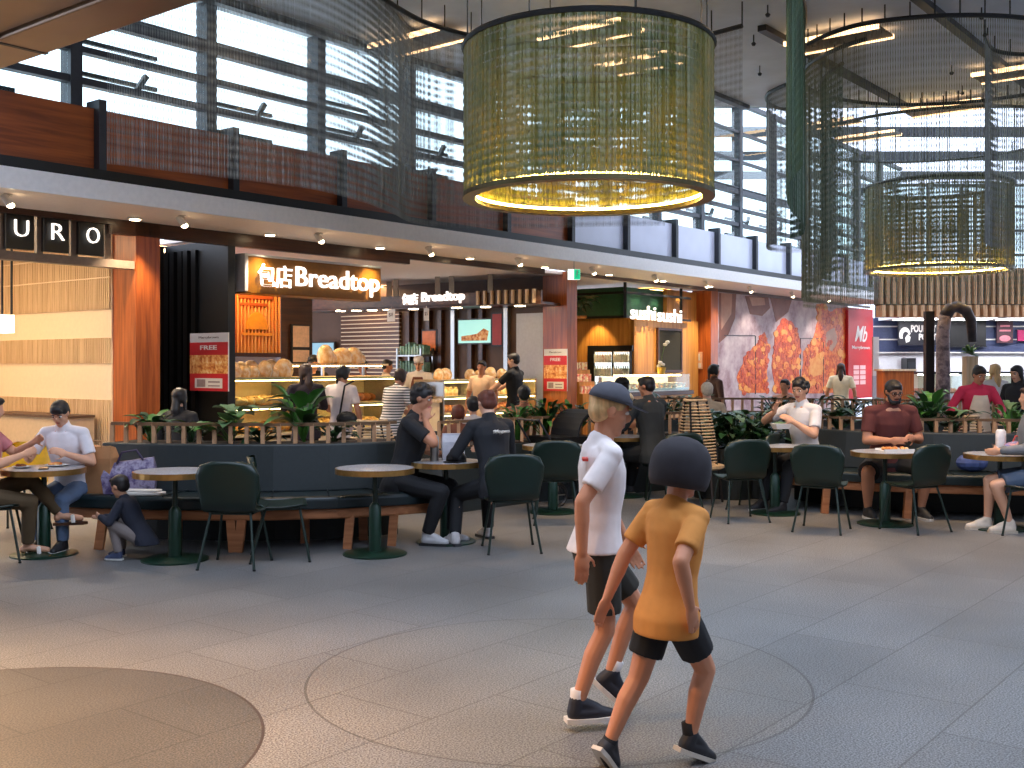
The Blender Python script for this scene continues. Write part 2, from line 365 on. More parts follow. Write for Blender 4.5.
# bakery shell
BN = 14; sBR = C2[0]
q = MB(); q.box(sB+.12, sBR, BN, BN+.1, 0, 3.4); struct(wall_mesh(q, 'wall_bakery', m_brown))
q = MB(); q.box(sB, C2[1]+.0, 1.5, BN, 3.34, 3.4); struct(wall_mesh(q, 'ceiling_bakery', m_soff))
q = MB(); q.box(sBR+.05, sBR+.2, C2[2], BN, 0, 3.34); struct(wall_mesh(q, 'wall_right', mat('umber_wall', (84, 60, 46), .6, 0, .15, 3)))
q = MB(); n2 = solve_n(517, sBR+.02); q.box(sBR, sBR+.05, C2[2], n2, 0, 2.62); struct(wall_mesh(q, 'wall_panel', m_grey))
# tiled section of the bakery back wall
def tiles():
    m = bpy.data.materials.new('brown_tile'); m.use_nodes = True; nt = m.node_tree; p = nt.nodes['Principled BSDF']; p.inputs['Roughness'].default_value = .25
    tc = nt.nodes.new('ShaderNodeTexCoord'); br = nt.nodes.new('ShaderNodeTexBrick'); br.offset = 0
    mp = nt.nodes.new('ShaderNodeMapping'); mp.inputs['Rotation'].default_value = (R(90), 0, 0); nt.links.new(tc.outputs['Object'], mp.inputs[0]); nt.links.new(mp.outputs[0], br.inputs['Vector'])
    br.inputs['Scale'].default_value = 1; br.inputs['Brick Width'].default_value = .24; br.inputs['Row Height'].default_value = .09; br.inputs['Mortar Size'].default_value = .011
    br.inputs['Color1'].default_value = lin((96, 66, 50))+(1,); br.inputs['Color2'].default_value = lin((80, 54, 42))+(1,); br.inputs['Mortar'].default_value = lin((214, 196, 172))+(1,)
    nt.links.new(br.outputs['Color'], p.inputs['Base Color']); return m
# sushi kiosk shell: side wall faces the camera, front wall runs along the row
sK = S(634, 1.7); nK = 9; sKe = C3[0]
q = MB(); q.box(sK, sK+.1, 1.7, nK, 0, 2.62)
struct(wall_mesh(q, 'wall_sushi_side', m_pine))
q = MB(); q.box(sK, sKe-.06, 1.7, 1.8, 0, 2.62); q.box(S(667, 1.75), sKe-.06, 1.75, 1.85, 2.6, 3.3); struct(wall_mesh(q, 'wall_sushi_front', m_pine))
q = MB(); sG = S(624, 1.9); q.box(sG, sG+.1, 1.9, nK, 2.62, 3.28); q.box(sG, S(667, 1.9), 1.9, 2.0, 2.62, 3.28); struct(wall_mesh(q, 'wall_green', mat('bottle_green_wall', (40, 92, 62), .5)))
q = MB(); q.box(C2[1], sKe, 1.5, nK, 3.34, 3.4); struct(wall_mesh(q, 'ceiling_sushi', m_soff))
q = MB(); q.box(C2[1]-.4, sKe, nK, nK+.1, 0, 3.4); struct(wall_mesh(q, 'wall_sushi_back', m_pine))
# ================================================================ signs
def zpx(py, Y): return CAMZ-(py-HZ)*Y/F
# --- lit shop sign of the bakery
a, b = S(243, 1.36), S(381, 1.36); Ls = b-a; zb, zt = 2.59, 3.1
sg = wempty('shop_sign', a, 1.36, zb, 'long gold bakery sign box with glowing white lettering over the bakery entrance', 'sign')
q = MB(); q.box(.05, Ls, 0, .4, 0, zt-zb); q.build('sign_box', m_gold, sg, bevel=.01)
q = MB(); q.box(0, .06, -.04, .42, .02, zt-zb+.03); q.build('end_cap', m_grey, sg, bevel=.01)
q = MB(); q.box(0, Ls, -.01, .42, zt-zb, zt-zb+.03); q.build('top_trim', m_grey, sg)
def sx(px, n, base): return S(px, n)-base
x0, x1 = sx(294, 1.36, a), sx(377, 1.36, a); text('Breadtop', 'lettering', m_letter, sg, face_M((x0+x1)/2, -.03, .235, 0), w=x1-x0, h=.37, ext=.03, off=.006)
x0, x1 = sx(256, 1.36, a), sx(290, 1.36, a); text('包店', 'lettering', m_letter, sg, face_M((x0+x1)/2, -.03, .255), w=x1-x0, h=.32, ext=.03, off=.004)
# --- canopy ring of the bakery with its own sign
cpts = [(304, 23.2), (350, 22.75), (400, 22.1), (470, 21.1), (512, 20.6), (541, 20.3)]
cw = [V(gx(p, Y), Y, 0) for p, Y in cpts]; cb, ct = 2.74, 3.0
cn = empty('canopy', (0, 0, 0), 0, 'brown ring canopy with white lettering and battens hung over the bakery counter', 'canopy')
def band(path, d, z0, z1):
    rings = []
    for i, p in enumerate(path):
        t = (path[min(i+1, len(path)-1)]-path[max(i-1, 0)]).normalized(); nn = V(-t.y, t.x, 0)
        rings.append([p+V(0, 0, z0), p+nn*d+V(0, 0, z0), p+nn*d+V(0, 0, z1), p+V(0, 0, z1)])
    return MB().loft(rings)
band(cw, .9, cb, cb+.05).build('soffit', m_dkwood, cn); band(cw, .06, cb+.02, ct).build('fascia', m_dkwood, cn)
for px in range(478, 541, 7):
    i = px; Y = 21.1-(px-470)*(.8/71); p = V(gx(px, Y), Y-.05, 0)
    MB().obox((p.x, p.y, (cb+ct)/2+.02), .05, .06, .26, R(-30)).build('batten', m_pale, cn)
for px, Y in ((395, 21.9), (437, 21.3), (451, 21.2), (490, 20.7), (388, 22.6)):
    MB().obox((gx(px, Y), Y+.2, 3.2), .1, .1, .42).build('post', m_steel, cn)
for px, Y in ((338, 22.6), (354, 22.45), (370, 22.3), (386, 22.1), (412, 21.8), (456, 21.3), (485, 21), (520, 20.6)):
    MB().lathe([(.1, cb-.012), (.11, cb+.01)], (gx(px, Y), Y+.35, 0), 12).build('downlight', m_lamp, cn)
rot = math.atan2(-1.1, 1.47)
def cmid(pa, pb):
    Ya = 21.1+(470-pa)/70; Yb = 21.1+(470-pb)/70; A = V(gx(pa, Ya), Ya, 0); B = V(gx(pb, Yb), Yb, 0); return (A+B)/2, (B-A).length
c_, l_ = cmid(424, 468); text('Breadtop', 'lettering', m_letter, cn, face_M(c_.x-.04, c_.y-.06, 2.92, rot), w=l_, h=.24, ext=.04, off=.01)
c_, l_ = cmid(405, 421); text('包店', 'lettering', m_letter, cn, face_M(c_.x-.04, c_.y-.06, 2.92, rot), w=l_, h=.23, ext=.04, off=.01)
for px, w_ in ((392, .2), (427, .13)):
    Y = 21.9-(px-392)*.012; t = empty('hanging_card', (gx(px, Y), Y-.15, 2.47), rot, 'small white card hanging under the bakery canopy, %s' % ('wider one' if w_ > .15 else 'narrow one'), 'sign')
    MB().box(-w_/2, w_/2, -.006, .006, 0, .24).build('card', m_white, t); MB().tube([(0, 0, .24), (0, 0, .29)], .006, 6).build('cord', m_steel, t)
    text('$8' if w_ > .15 else '$5', 'lettering', m_brown, t, face_M(0, -.007, .13), w=w_*.6, h=.08, ext=.002)
# --- panel sign letters of the neighbouring kiosk
for ch, pa, pb in (('U', 6, 34), ('R', 44, 69), ('O', 79, 104)):
    A, B = S(pa, 1.44), S(pb, 1.44); Yc = WP((A+B)/2, 1.44).y
    t = wempty('letter_panel', A, 1.44, 2.93, 'black hanging sign panel carrying a lit white letter %s' % ch, 'sign', 'black letter panels above the kiosk')
    MB().box(0, B-A, 0, .06, 0, .45).build('panel', m_black, t)
    text(ch, 'lettering', m_letter, t, face_M((B-A)/2, -.02, .24), w=(B-A)*.5, h=.19, ext=.03, off=-.015)
q = MB(); q.box(-3, s1-.02, 1.4, 1.55, 2.8, 2.9)
for pa, pb in ((0, 6), (37, 43), (71, 78), (105, 111)): q.box(S(pa, 1.5), S(pb, 1.5), 1.5, 1.56, 2.9, 3.4)
struct(wall_mesh(q, 'trim_11', mat('taupe_beam', (120, 104, 92), .5)))
# --- sushi letters and black frame on top of the kiosk
fr = empty('sign_frame', (0, 0, 0), 0, 'black metal frame with white lettering standing on the sushi kiosk roof', 'sign frame')
def kpt(px, n, z): return WP(S(px, n), n, z)
nf = 1.62; q = MB()
cF = S(625, nf)
for z in (2.62, 3.13): q.bar(WP(cF, nf, z), kpt(690, nf, z), .05); q.bar(WP(cF, nf, z), WP(cF, nf+5.2, z), .05)
q.build('rail', m_black, fr)
for p in (WP(cF, nf), WP(cF, nf+2.6), kpt(681, nf, 0)): MB().bar(p+V(0, 0, 2.6), p+V(0, 0, 3.4), .06).build('post', m_black, fr)
def wtext(body, pa, pb, n, zc, h, parent, m, off=0, shear=0, ext=.03):
    A, B = S(pa, n), S(pb, n); p = WP((A+B)/2, n, zc); return text(body, 'lettering', m, parent, face_M(p.x, p.y, p.z, ANG), w=B-A, h=h, ext=ext, off=off, shear=shear)
wtext('sushi', 630, 655, 1.58, 2.72, .3, fr, m_letter, .008); wtext('sushi', 657, 681, 1.58, 2.7, .3, fr, m_letter, .008)
# --- FREE posters face along the row
m_food = blobs('fried_food_print', [(120, 50, 20), (214, 120, 50), (240, 186, 110), (250, 226, 190)], 14)
def poster(px0, px1, py0, py1, s, label):
    n0, n1 = solve_n(px0, s), solve_n(px1, s); Yc = WP(s, (n0+n1)/2).y; z0, z1 = zpx(py1, Yc), zpx(py0, Yc); W = n0-n1; H = z1-z0
    t = wempty('poster', s, n0, z0, label, 'poster', rot=-PI/2)
    MB().box(0, W, 0, .02, 0, H).build('backing_board', m_white, t)
    MB().box(0, W, -.003, 0, H*.62, H*.84).build('red_band', m_red, t); MB().box(0, W, -.003, 0, 0, H*.3).build('red_band', m_red, t)
    MB().box(0, W, -.003, 0, H*.3, H*.62).build('food_photo', m_food, t)
    MB().box(W*.14, W*.86, -.006, -.003, H*.05, H*.22).build('white_box', m_white, t)
    text('FREE', 'lettering', m_white, t, face_M(W*.5, -.003, H*.75), w=W*.44, h=H*.075, ext=.003, off=.02)
    text('Marrybrown', 'lettering', m_brown, t, face_M(W*.5, -.001, H*.92), w=W*.52, h=H*.05, ext=.003)
    MB().box(W*.5, W*.8, -.008, -.006, H*.145, H*.17).box(W*.5, W*.8, -.008, -.006, H*.08, H*.1).box(W*.2, W*.42, -.008, -.006, H*.07, H*.2).build('small_print', mat('grey_print', (150, 130, 128)), t)
poster(190, 228, 333, 391, sB-.14, 'red and white FREE promotion poster on the black doors')
poster(544, 567, 349, 391, C2[0]-.03, 'red and white FREE promotion poster on the timber column by the bakery')
# --- poster on the third column
s3 = C3[0]-.03; n0, n1 = solve_n(692.5, s3), solve_n(702, s3); Yc = WP(s3, n0).y
t = wempty('poster', s3, n0, zpx(369, Yc), 'small pale menu poster on the far timber column', 'poster', rot=-PI/2); W = n0-n1; H = 17*Yc/F
MB().box(0, W, 0, .02, 0, H).build('backing_board', mat('salmon_paper', (226, 176, 140)), t); MB().box(W*.1, W*.9, -.003, 0, H*.07, H*.35).box(W*.2, W*.8, -.003, 0, H*.5, H*.9).build('print', m_white, t)
# --- exit sign
p = at(574, 274.5, 17.9); t = empty('exit_sign', p, R(8), 'green and white running man exit sign hung under the soffit', 'exit sign')
MB().box(-.1, .1, -.02, .02, -.085, .085).build('sign_box', emit('exit_white', (235, 250, 240), 1.2), t)
MB().box(-.005, .098, -.024, -.02, -.083, .083).build('green_field', emit('exit_green', (20, 170, 120), 1.0), t)
q = MB(); q.ell((.05, -.028, .05), (.014, .004, .014)); q.bar((.05, -.027, .035), (.04, -.027, -.01), .02, .004); q.bar((.04, -.027, -.01), (.065, -.027, -.05), .012, .004); q.bar((.04, -.027, -.01), (.015, -.027, -.045), .012, .004); q.bar((.05, -.027, .025), (.08, -.027, .005), .01, .004)
q.build('running_man', m_white, t)
MB().bar((0, 0, .085), (0, 0, .22), .012).build('hanger', m_steel, t)
# ================================================================ bakery interior
A, B = S(229, 2.3), S(283, 2.3)
t = wempty('slatted_panel', A, 2.3, 1.78, 'glowing orange slatted wall panel with a sunrise loaf motif left of the bakery', 'wall panel')
W = B-A; H = 1.3
MB().box(0, W, .06, .12, 0, H).build('backing_board', mat('orange_board', (214, 88, 24), .5), t)
q = MB()
for i in range(int(W/.065)): q.box(i*.065+.015, i*.065+.04, 0, .06, 0, H)
q.build('slats', wood('amber_slat', (250, 176, 96), (236, 140, 60), .4, 2), t)
arc = [(.5*W+.2*W*math.cos(k*PI/14), .27*H+.2*H*math.sin(k*PI/14)) for k in range(15)]
q = MB(); q.prism(arc, lambda u, v, d: V(u, -.012+d, v), .012); q.box(.22*W, .78*W, -.012, 0, .2*H, .23*H); q.build('loaf_motif', mat('amber_motif', (244, 150, 30), .5), t)
q = MB(); q.box(.16*W, .8*W, -.01, 0, .62*H, .66*H); q.box(.2*W, .7*W, -.01, 0, .54*H, .57*H); q.build('motif_bars', mat('rust_motif', (190, 80, 26), .5), t)
MB().box(-.05, W+.05, -.02, .14, -.06, 0).box(-.05, W+.05, -.02, .14, H, H+.06).build('frame', m_dkwood, t)
m_cream = mat('cream_laminate', (236, 206, 160), .4, 0, .05)
def cabinet(label, a, b, n, dep, zs, base=.4, top=None, upper=None):
    """glazed bakery case: base, lit shelves, glass"""
    t = wempty('display_cabinet', a, n, 0, label, 'display cabinet'); W = b-a
    q = MB(); q.box(0, W, .03, dep, 0, base); q.build('base', m_cream, t)
    q = MB(); q.box(0, W, dep-.04, dep, base, zs[-1]); q.build('back_panel', mat('lit_back', (250, 226, 176), .4, 0, .04), t)
    for i, z in enumerate(zs):
        q = MB(); q.box(0, W, 0, dep, z-.04, z); q.build('shelf', m_pale if i == 1 else m_cream, t)
        if i: MB().box(.03, W-.03, .03, .06, z-.055, z-.04).build('shelf_lamp', m_shelf, t)
    MB().box(.01, W-.01, -.012, -.004, zs[0], zs[-1]).build('glass', m_glass, t)
    for x in (0, W-.03): MB().box(x, x+.03, -.01, dep, base, zs[-1]).build('end_frame', m_steel, t)
    if upper:
        for x in (.05, W*.5, W-.1): MB().box(x, x+.04, dep-.1, dep-.06, zs[-1], upper).build('post', m_steel, t)
        MB().box(0, W, .2, dep, upper-.03, upper).build('upper_shelf', m_cream, t); MB().box(.05, W-.05, .3, .34, upper-.045, upper-.03).build('shelf_lamp', m_shelf, t)
    return t
m_bun = blobs('bun_crust', [(160, 92, 36), (206, 136, 60), (232, 178, 100)], 9); m_loaf = blobs('pale_loaf', [(214, 160, 90), (240, 204, 140), (250, 228, 180)], 8)
m_choc = blobs('brown_cake', [(90, 46, 22), (140, 80, 40), (190, 120, 66)], 9); m_wrap = blobs('wrapped_bread', [(214, 150, 84), (244, 206, 150), (254, 244, 226)], 11, .2)
m_cakew = blobs('cream_cake', [(250, 240, 224), (244, 214, 160), (255, 250, 240)], 6)
def bun(sx_, sy_, sz_, cut=2):
    q = MB(); q.ell((0, 0, sz_), (sx_, sy_, sz_), n=12, k=6)
    for i in range(cut): x = (i-(cut-1)/2)*sx_*.6; q.cap((x-.02, -sy_*.5, sz_*1.75), (x+.02, sy_*.5, sz_*1.75), .012, .012, 6)
    return q
def bagged(w_, h):
    q = MB(); n = 10; rings = []
    for z, k in ((0, .82), (.12*h, 1.0), (.4*h, 1.08), (.65*h, .98), (.82*h, .8), (.94*h, .55), (h, .3)):
        rings.append([V(w_*.5*k*math.cos(2*PI*j/n)*(1+.1*math.sin(3*j)), w_*.38*k*math.sin(2*PI*j/n), z) for j in range(n)])
    return q.loft(rings)
def box_cake(w_, h):
    q = MB(); q.lathe([(w_*.5, 0), (w_*.5, h*.7), (w_*.46, h*.78)], n=16)
    for k in range(8): q.ell((w_*.36*math.cos(k*PI/4), w_*.36*math.sin(k*PI/4), h*.86), (w_*.09,)*3, n=8, k=5)
    return q
GOODS = {'bread_roll': (bun(.085, .1, .045), m_bun), 'long_loaf': (bun(.06, .16, .05, 3), m_loaf), 'bagged_loaf': (bagged(.3, .25), m_wrap), 'brown_roll': (bun(.09, .09, .05, 1), m_choc), 'cream_cake': (box_cake(.2, .12), m_cakew)}
GM = {}
for k, (q, m) in GOODS.items():
    me = q.mesh(k, m); me.polygons.foreach_set('use_smooth', [True]*len(me.polygons)); GM[k] = me
def row(kind, cnt, a, b, n0, n1, z, label, cat, group, rows=2, sc=1.0):
    for r in range(rows):
        for i in range(cnt):
            o = bpy.data.objects.new(kind, GM[kind]); COL.objects.link(o)
            o.location = WP(a+(b-a)*(i+.5+random.uniform(-.08, .08))/cnt, n0+(n1-n0)*(r+.5)/rows, z); o.rotation_euler = (random.uniform(-.12, .12) if kind == 'bagged_loaf' else 0, random.uniform(-.15, .15) if kind == 'bagged_loaf' else 0, ANG+random.uniform(-.6, .6))
            k = sc*(random.uniform(.62, 1.0) if kind == 'bagged_loaf' else random.uniform(.9, 1.1)); o.scale = (k, k, k*random.uniform(.92, 1.12)); tag(o, label, cat, group)
a, b = S(231, 1.95), S(301, 1.95); zz = (.6, 1.0, 1.42)
cabinet('wide cream bakery case left of the dark-coated customer, bags of bread on top', a, b, 1.95, .7, zz, .5)
row('bread_roll', 9, a+.1, b-.1, 2.05, 2.55, zz[0], 'golden bread roll on the lower shelf of the left bakery case', 'bread', 'rolls low in the left bakery case', 2, 1.45)
row('long_loaf', 10, a+.1, b-.1, 2.05, 2.5, zz[1], 'pale long loaf on the upper shelf of the left bakery case', 'bread', 'loaves high in the left bakery case', 2, 1.35)
row('bagged_loaf', 6, a+.1, b-.1, 2.0, 2.6, zz[2], 'bagged loaf standing on top of the left bakery case', 'bread', 'bagged loaves on the left bakery case')
a2, b2 = S(303, 2.0), S(397, 2.0)
cabinet('long bakery case behind the striped customer with a raised upper shelf', a2, b2, 2.0, .8, (.6, 1.0, 1.42), .5, upper=1.62)
row('long_loaf', 11, a2+.1, b2-.1, 2.2, 2.8, .6, 'pale long loaf low in the middle bakery case', 'bread', 'loaves low in the middle bakery case', 1, 1.5)
row('brown_roll', 14, a2+.1, b2-.1, 2.2, 2.8, 1.0, 'brown roll on the middle shelf of the long bakery case', 'bread', 'brown rolls in the middle bakery case', 1, 1.5)
row('bagged_loaf', 7, S(329, 2.5), b2-.2, 2.5, 2.8, 1.62, 'bagged loaf on the raised shelf of the middle bakery case', 'bread', 'bagged loaves on the raised shelf', 1, 1.2)
a3, b3 = S(443, 2.0), S(472, 2.0); cabinet('narrow cake case right of the white-capped baker', a3, b3, 2.0, .7, (.45, .75, 1.05, 1.34), .4)
a4, b4 = S(473, 2.0), S(536, 2.0); cabinet('long glass cake case behind the cream-shirted customer by the column', a4, b4, 2.0, .7, (.45, .75, 1.05, 1.34), .4)
for (aa, bb, c1, nm) in ((a3, b3, 4, 'narrow'), (a4, b4, 9, 'long')):
    for i, z in enumerate((.45, .75, 1.05)):
        row(('cream_cake', 'bread_roll', 'cream_cake')[i], c1, aa+.1, bb-.1, 2.1, 2.6, z, '%s on the %s shelf of the %s cake case' % (('white cream cake', 'golden bread roll', 'white cream cake')[i], ('bottom', 'middle', 'upper')[i], nm), ('cake', 'bread', 'cake')[i], '%s shelf goods of the %s cake case' % (('bottom', 'middle', 'upper')[i], nm), 1, 1.4)
    row('bagged_loaf', max(2, c1-4), aa+.15, bb-.2, 2.2, 2.5, 1.34, 'bagged loaf on top of the %s cake case' % nm, 'bread', 'bagged loaves on the %s cake case' % nm, 1)
a5, b5 = S(399, 2.0), S(441, 2.0)
t = wempty('service_counter', a5, 2.0, 0, 'cream service counter in front of the white-capped baker', 'counter')
MB().box(0, b5-a5, .03, .6, 0, .95).build('body', m_cream, t); MB().box(-.03, b5-a5+.03, 0, .65, .95, 1.0).build('counter_top', m_pale, t)
t = wempty('card_terminal', (a5+b5)/2+.5, 2.3, 1.0, 'black till screen on the service counter', 'till')
MB().box(-.1, .1, 0, .14, 0, .03).build('base', m_black, t); MB().obox((0, .07, .14), .3, .02, .2).build('screen', m_black, t); MB().bar((0, .08, .02), (0, .08, .12), .03).build('stand', m_black, t)
# things on the back wall
def wallpic(name, label, cat, pa, pb, ya, yb, n, m, frame=m_dark, parts=None):
    A, B = S(pa, n), S(pb, n); Y = WP((A+B)/2, n).y; z0, z1 = zpx(yb, Y), zpx(ya, Y)
    t = wempty(name, A, n, z0, label, cat); W = B-A; H = z1-z0
    MB().box(-.03, W+.03, 0, .05, -.03, H+.03).build('frame', frame, t); MB().box(0, W, -.01, 0, 0, H).build('picture', m, t); return t, W, H
def sidepic(name, label, cat, pa, pb, ya, yb, m, frame=m_dark):
    s_ = sBR+.0; n0, n1 = solve_n(pa, s_-.05), solve_n(pb, s_-.05); Y = WP(s_, (n0+n1)/2).y; z0, z1 = zpx(yb, Y), zpx(ya, Y); W = n0-n1; H = z1-z0
    t = wempty(name, s_-.06, n0, z0, label, cat, rot=-PI/2); MB().box(-.03, W+.03, 0, .05, -.03, H+.03).build('frame', frame, t); MB().box(0, W, -.01, 0, 0, H).build('picture', m, t); return t, W, H
t, W, H = sidepic('wall_screen', 'bright screen showing food on the bakery back wall', 'screen', 459, 491, 320, 343, emit('screen_sky', (150, 204, 196), .7))
MB().prism([(W*.1, H*.1), (W*.9, H*.1), (W*.95, H*.5), (W*.8, H*.62), (W*.6, H*.4), (W*.4, H*.35), (W*.1, H*.3)], lambda u, v, d: V(u, -.016+d, v), .005).build('food_image', m_food, t)
sidepic('wall_poster', 'red menu panel beside the bakery screen', 'poster', 493, 502, 314, 345, mat('dark_red', (150, 30, 24)))
sidepic('wall_poster', 'orange menu poster left of the bakery screen', 'poster', 423, 436, 331, 351, mat('orange_poster', (216, 120, 70)))
wallpic('wall_poster', 'upper pale poster on the dark wall left of the tiles', 'poster', 293, 309, 326, 347, 5, mat('pale_poster', (236, 200, 170)))
wallpic('wall_poster', 'lower pale poster on the dark wall left of the tiles', 'poster', 293, 309, 350, 362, 5, MATS['pale_poster'])
sidepic('wall_screen', 'bluish screen on the bakery wall beneath the tiles', 'screen', 312, 334, 343, 357, emit('blue_screen', (120, 160, 180), .5))
q = MB(); A = S(283, 5); q.box(A, S(311, 5.1), 5.06, 5.2, 0, 3.3); struct(wall_mesh(q, 'wall_partition', m_dkwood))
q = MB(); n1, n0 = solve_n(400, sBR), solve_n(342, sBR); q.box(sBR-.03, sBR+.04, n1, n0, 0, 2.75); struct(wall_mesh(q, 'wall_tile', tiles()))
for px in (408, 417, 428, 440, 453, 470, 481, 506):
    n = solve_n(px, sBR-.04); q = MB(); q.box(sBR-.06, sBR+.05, n-.05, n+.05, 0, 3.0); struct(wall_mesh(q, 'trim_rail', m_steel if px in (453, 506) else m_dkwood))
n0, n1 = solve_n(396, sBR-.5), solve_n(421, sBR-.5)
t = wempty('wall_shelf', sBR-.5, n0, 0, 'steel rack of green and white goods behind the white-capped baker', 'shelf', rot=-PI/2); W = n0-n1
for k in range(4): MB().box(0, W, 0, .4, .7+k*.36, .73+k*.36).build('shelf', m_steel, t)
for x in (0, W-.04): MB().box(x, x+.04, 0, .04, 0, 1.95).box(x, x+.04, .36, .4, 0, 1.95).build('upright', m_steel, t)
q = MB()
for k in range(4):
    for i in range(9): q.box(W*(i+.15)/9, W*(i+.8)/9, .1, .3, .74+k*.36, .74+k*.36+random.uniform(.14, .26))
tag(q.build('packets', blobs('green_packets', [(60, 96, 84), (120, 160, 140), (200, 210, 200)], 3), t), kind='stuff')
# ================================================================ sushi kiosk
n0, n1 = solve_n(588, sK-.05), solve_n(632.5, sK-.05)
t = wempty('drinks_fridge', sK-.05, n0, 0, 'black double door drinks fridge glowing white against the sushi kiosk wall', 'fridge', rot=-PI/2); W = n0-n1; H = 2.02
MB().box(0, W, -.02, .04, 0, .25).box(0, W, -.02, .04, H-.12, H).box(0, .16*W, -.02, .04, .25, H-.12).build('cabinet', m_black, t)
m_fr = emit('fridge_light', (228, 238, 244), 1.3)
for x0, x1 in ((.17*W, .56*W), (.6*W, .95*W)):
    d = MB().box(x0, x1, -.015, .03, .27, H-.14).build('door', m_fr, t); MB().box(x0-.03, x0, -.04, .03, .25, H-.12).box(x1, x1+.03, -.04, .03, .25, H-.12).build('door_frame', m_black, d)
    q = MB()
    for z in (.65, 1.0, 1.35, 1.65):
        for i in range(7): q.lathe([(.035*W/1.2, 0), (.035*W/1.2, .16), (.015, .2), (.015, .24)], (x0+(x1-x0)*(i+.5)/7, -.05, z), 6)
    q.build('bottles', blobs('fridge_bottles', [(90, 110, 110), (200, 210, 206), (240, 240, 236), (170, 90, 80)], 3), d)
A, B = S(658, 1.68), S(680, 1.68); Y = WP(A, 1.68).y
t = wempty('dark_window', A, 1.66, zpx(370, Y), 'tall dark framed board on the honey timber sushi wall', 'board'); W = B-A; H = 40*Y/F
MB().box(0, W, 0, .04, 0, H).build('board', mat('olive_board', (46, 42, 26), .8), t); MB().box(-.05, 0, -.02, .04, -.05, H+.05).box(W, W+.05, -.02, .04, -.05, H+.05).box(0, W, -.02, .04, H, H+.05).box(0, W, -.02, .04, -.05, 0).build('frame', m_dkwood, t)
A, B = S(628, .75), S(693, .75)
t = wempty('sushi_counter', A, .75, 0, 'honey timber sushi counter with a white glass display in front of the kiosk', 'counter'); W = B-A
MB().box(0, W, .05, .8, 0, .98).build('body', m_pine, t); MB().box(-.04, W+.04, 0, .85, .98, 1.06).build('counter_top', m_dkwood, t)
MB().box(0, W, .1, .7, 1.06, 1.12).box(0, W, .62, .7, 1.12, 1.36).build('display_base', mat('display_white', (244, 244, 240), .3, 0, .02), t); MB().box(0, W, .08, .09, 1.08, 1.4).box(0, W, .08, .7, 1.4, 1.41).build('glass', m_glass, t)
MB().box(0, W, .3, .34, 1.37, 1.4).build('display_lamp', m_shelf, t)
q = MB(); q.ell((0, 0, .03), (.05, .03, .03)); q.box(-.045, .045, -.025, .025, .05, .065)
me = q.mesh('sushi_piece', [blobs('sushi', [(240, 120, 70), (250, 240, 230), (60, 110, 50)], 12)])
for i in range(26):
    o = bpy.data.objects.new('sushi_roll', me); COL.objects.link(o); k = i % 13; o.location = WP(A+W*(k+.5)/13, .75+.2+.2*(i//13), 1.12); o.scale = (1.6,)*3; o.rotation_euler.z = ANG+random.uniform(-.3, .3)
    tag(o, 'sushi roll laid out in the white counter display', 'sushi', 'sushi in the counter display')
p = WP(A+W*.62, .95, 1.41); t = empty('orchid', p, 0, 'white orchid in a small yellow pot on the sushi counter', 'plant')
MB().lathe([(.07, 0), (.1, .14), (.085, .14)], n=14).build('pot', mat('ochre_pot', (206, 160, 60)), t)
MB().tube([(0, 0, .14), (.02, 0, .4), (.07, 0, .6), (.16, 0, .68)], .008, 6).build('stem', mat('stem_green', (80, 110, 50)), t)
for x, z in ((.03, .2), (-.05, .17), (.08, .62), (.13, .67), (-.02, .24)): MB().ell((x, 0, z), (.05, .03, .035), n=8, k=5).build('flower', m_white, t)
# left pilaster goods of the sushi shop
p = WP(S(583, 2.4), 2.4); t = empty('sauce_stand', p, ANG, 'stepped white stand of packets beside the timber column near the fridge', 'stand')
q = MB(); q.box(-.3, .3, -.2, .2, 0, 1.0); q.box(-.28, .28, -.1, .2, 1.0, 1.25); q.box(-.26, .26, 0, .2, 1.25, 1.5); q.build('body', m_pine, t)
q = MB()
for i in range(5):
    for k in range(3): q.obox((-.22+i*.11, -.12+k*.11, 1.08+k*.25), .08, .05, .16)
tag(q.build('packets', blobs('packet_print', [(240, 236, 220), (220, 60, 50), (250, 240, 200), (240, 180, 60)], 7), t), kind='stuff')
for pa, n, lb in ((587, 3.2, 'green trailing plant standing on the sushi kiosk beam'),):
    pass
# ================================================================ mural
nM = 1.5; A, B = S(718, nM), S(848, nM)
def mz(px, py): return (S(px, nM), zpx(py, WP(S(px, nM), nM).y))
q = MB(); q.box(A, B, nM, nM+.12, 0, 3.36, 0)
def blob(pts, m, d, jit=.0):
    P = []
    for i in range(len(pts)):
        a_, b_ = pts[i], pts[(i+1) % len(pts)]
        for k in range(4): u = k/4; P.append((a_[0]+(b_[0]-a_[0])*u+random.uniform(-jit, jit), a_[1]+(b_[1]-a_[1])*u+random.uniform(-jit, jit)))
    P = [mz(*p) for p in P]; q.prism(P, lambda u, v, w_: V(u, nM-d+w_, v), d, m)
def ring(cx, cy, rx, ry, k=10): return [(cx+rx*math.cos(2*PI*i/k), cy+ry*math.sin(2*PI*i/k)) for i in range(k)]
blob([(719, 293), (736, 294), (735, 318), (728, 335), (719, 343)], 2, .006); blob([(721, 293), (732, 294), (731, 314), (721, 330)], 3, .009)
blob([(745, 296), (768, 297), (770, 308), (762, 316), (750, 314)], 2, .006); blob([(749, 297), (764, 298), (765, 305), (752, 306)], 3, .009)
blob([(770, 297), (792, 299), (788, 312), (776, 322)], 2, .006)
blob([(742, 393), (737, 378), (744, 358), (756, 344), (764, 332), (769, 345), (766, 372), (768, 393)], 1, .006, .8)
blob([(775, 393), (772, 366), (776, 330), (783, 318), (793, 322), (800, 340), (799, 372), (801, 393)], 4, .007, .8)
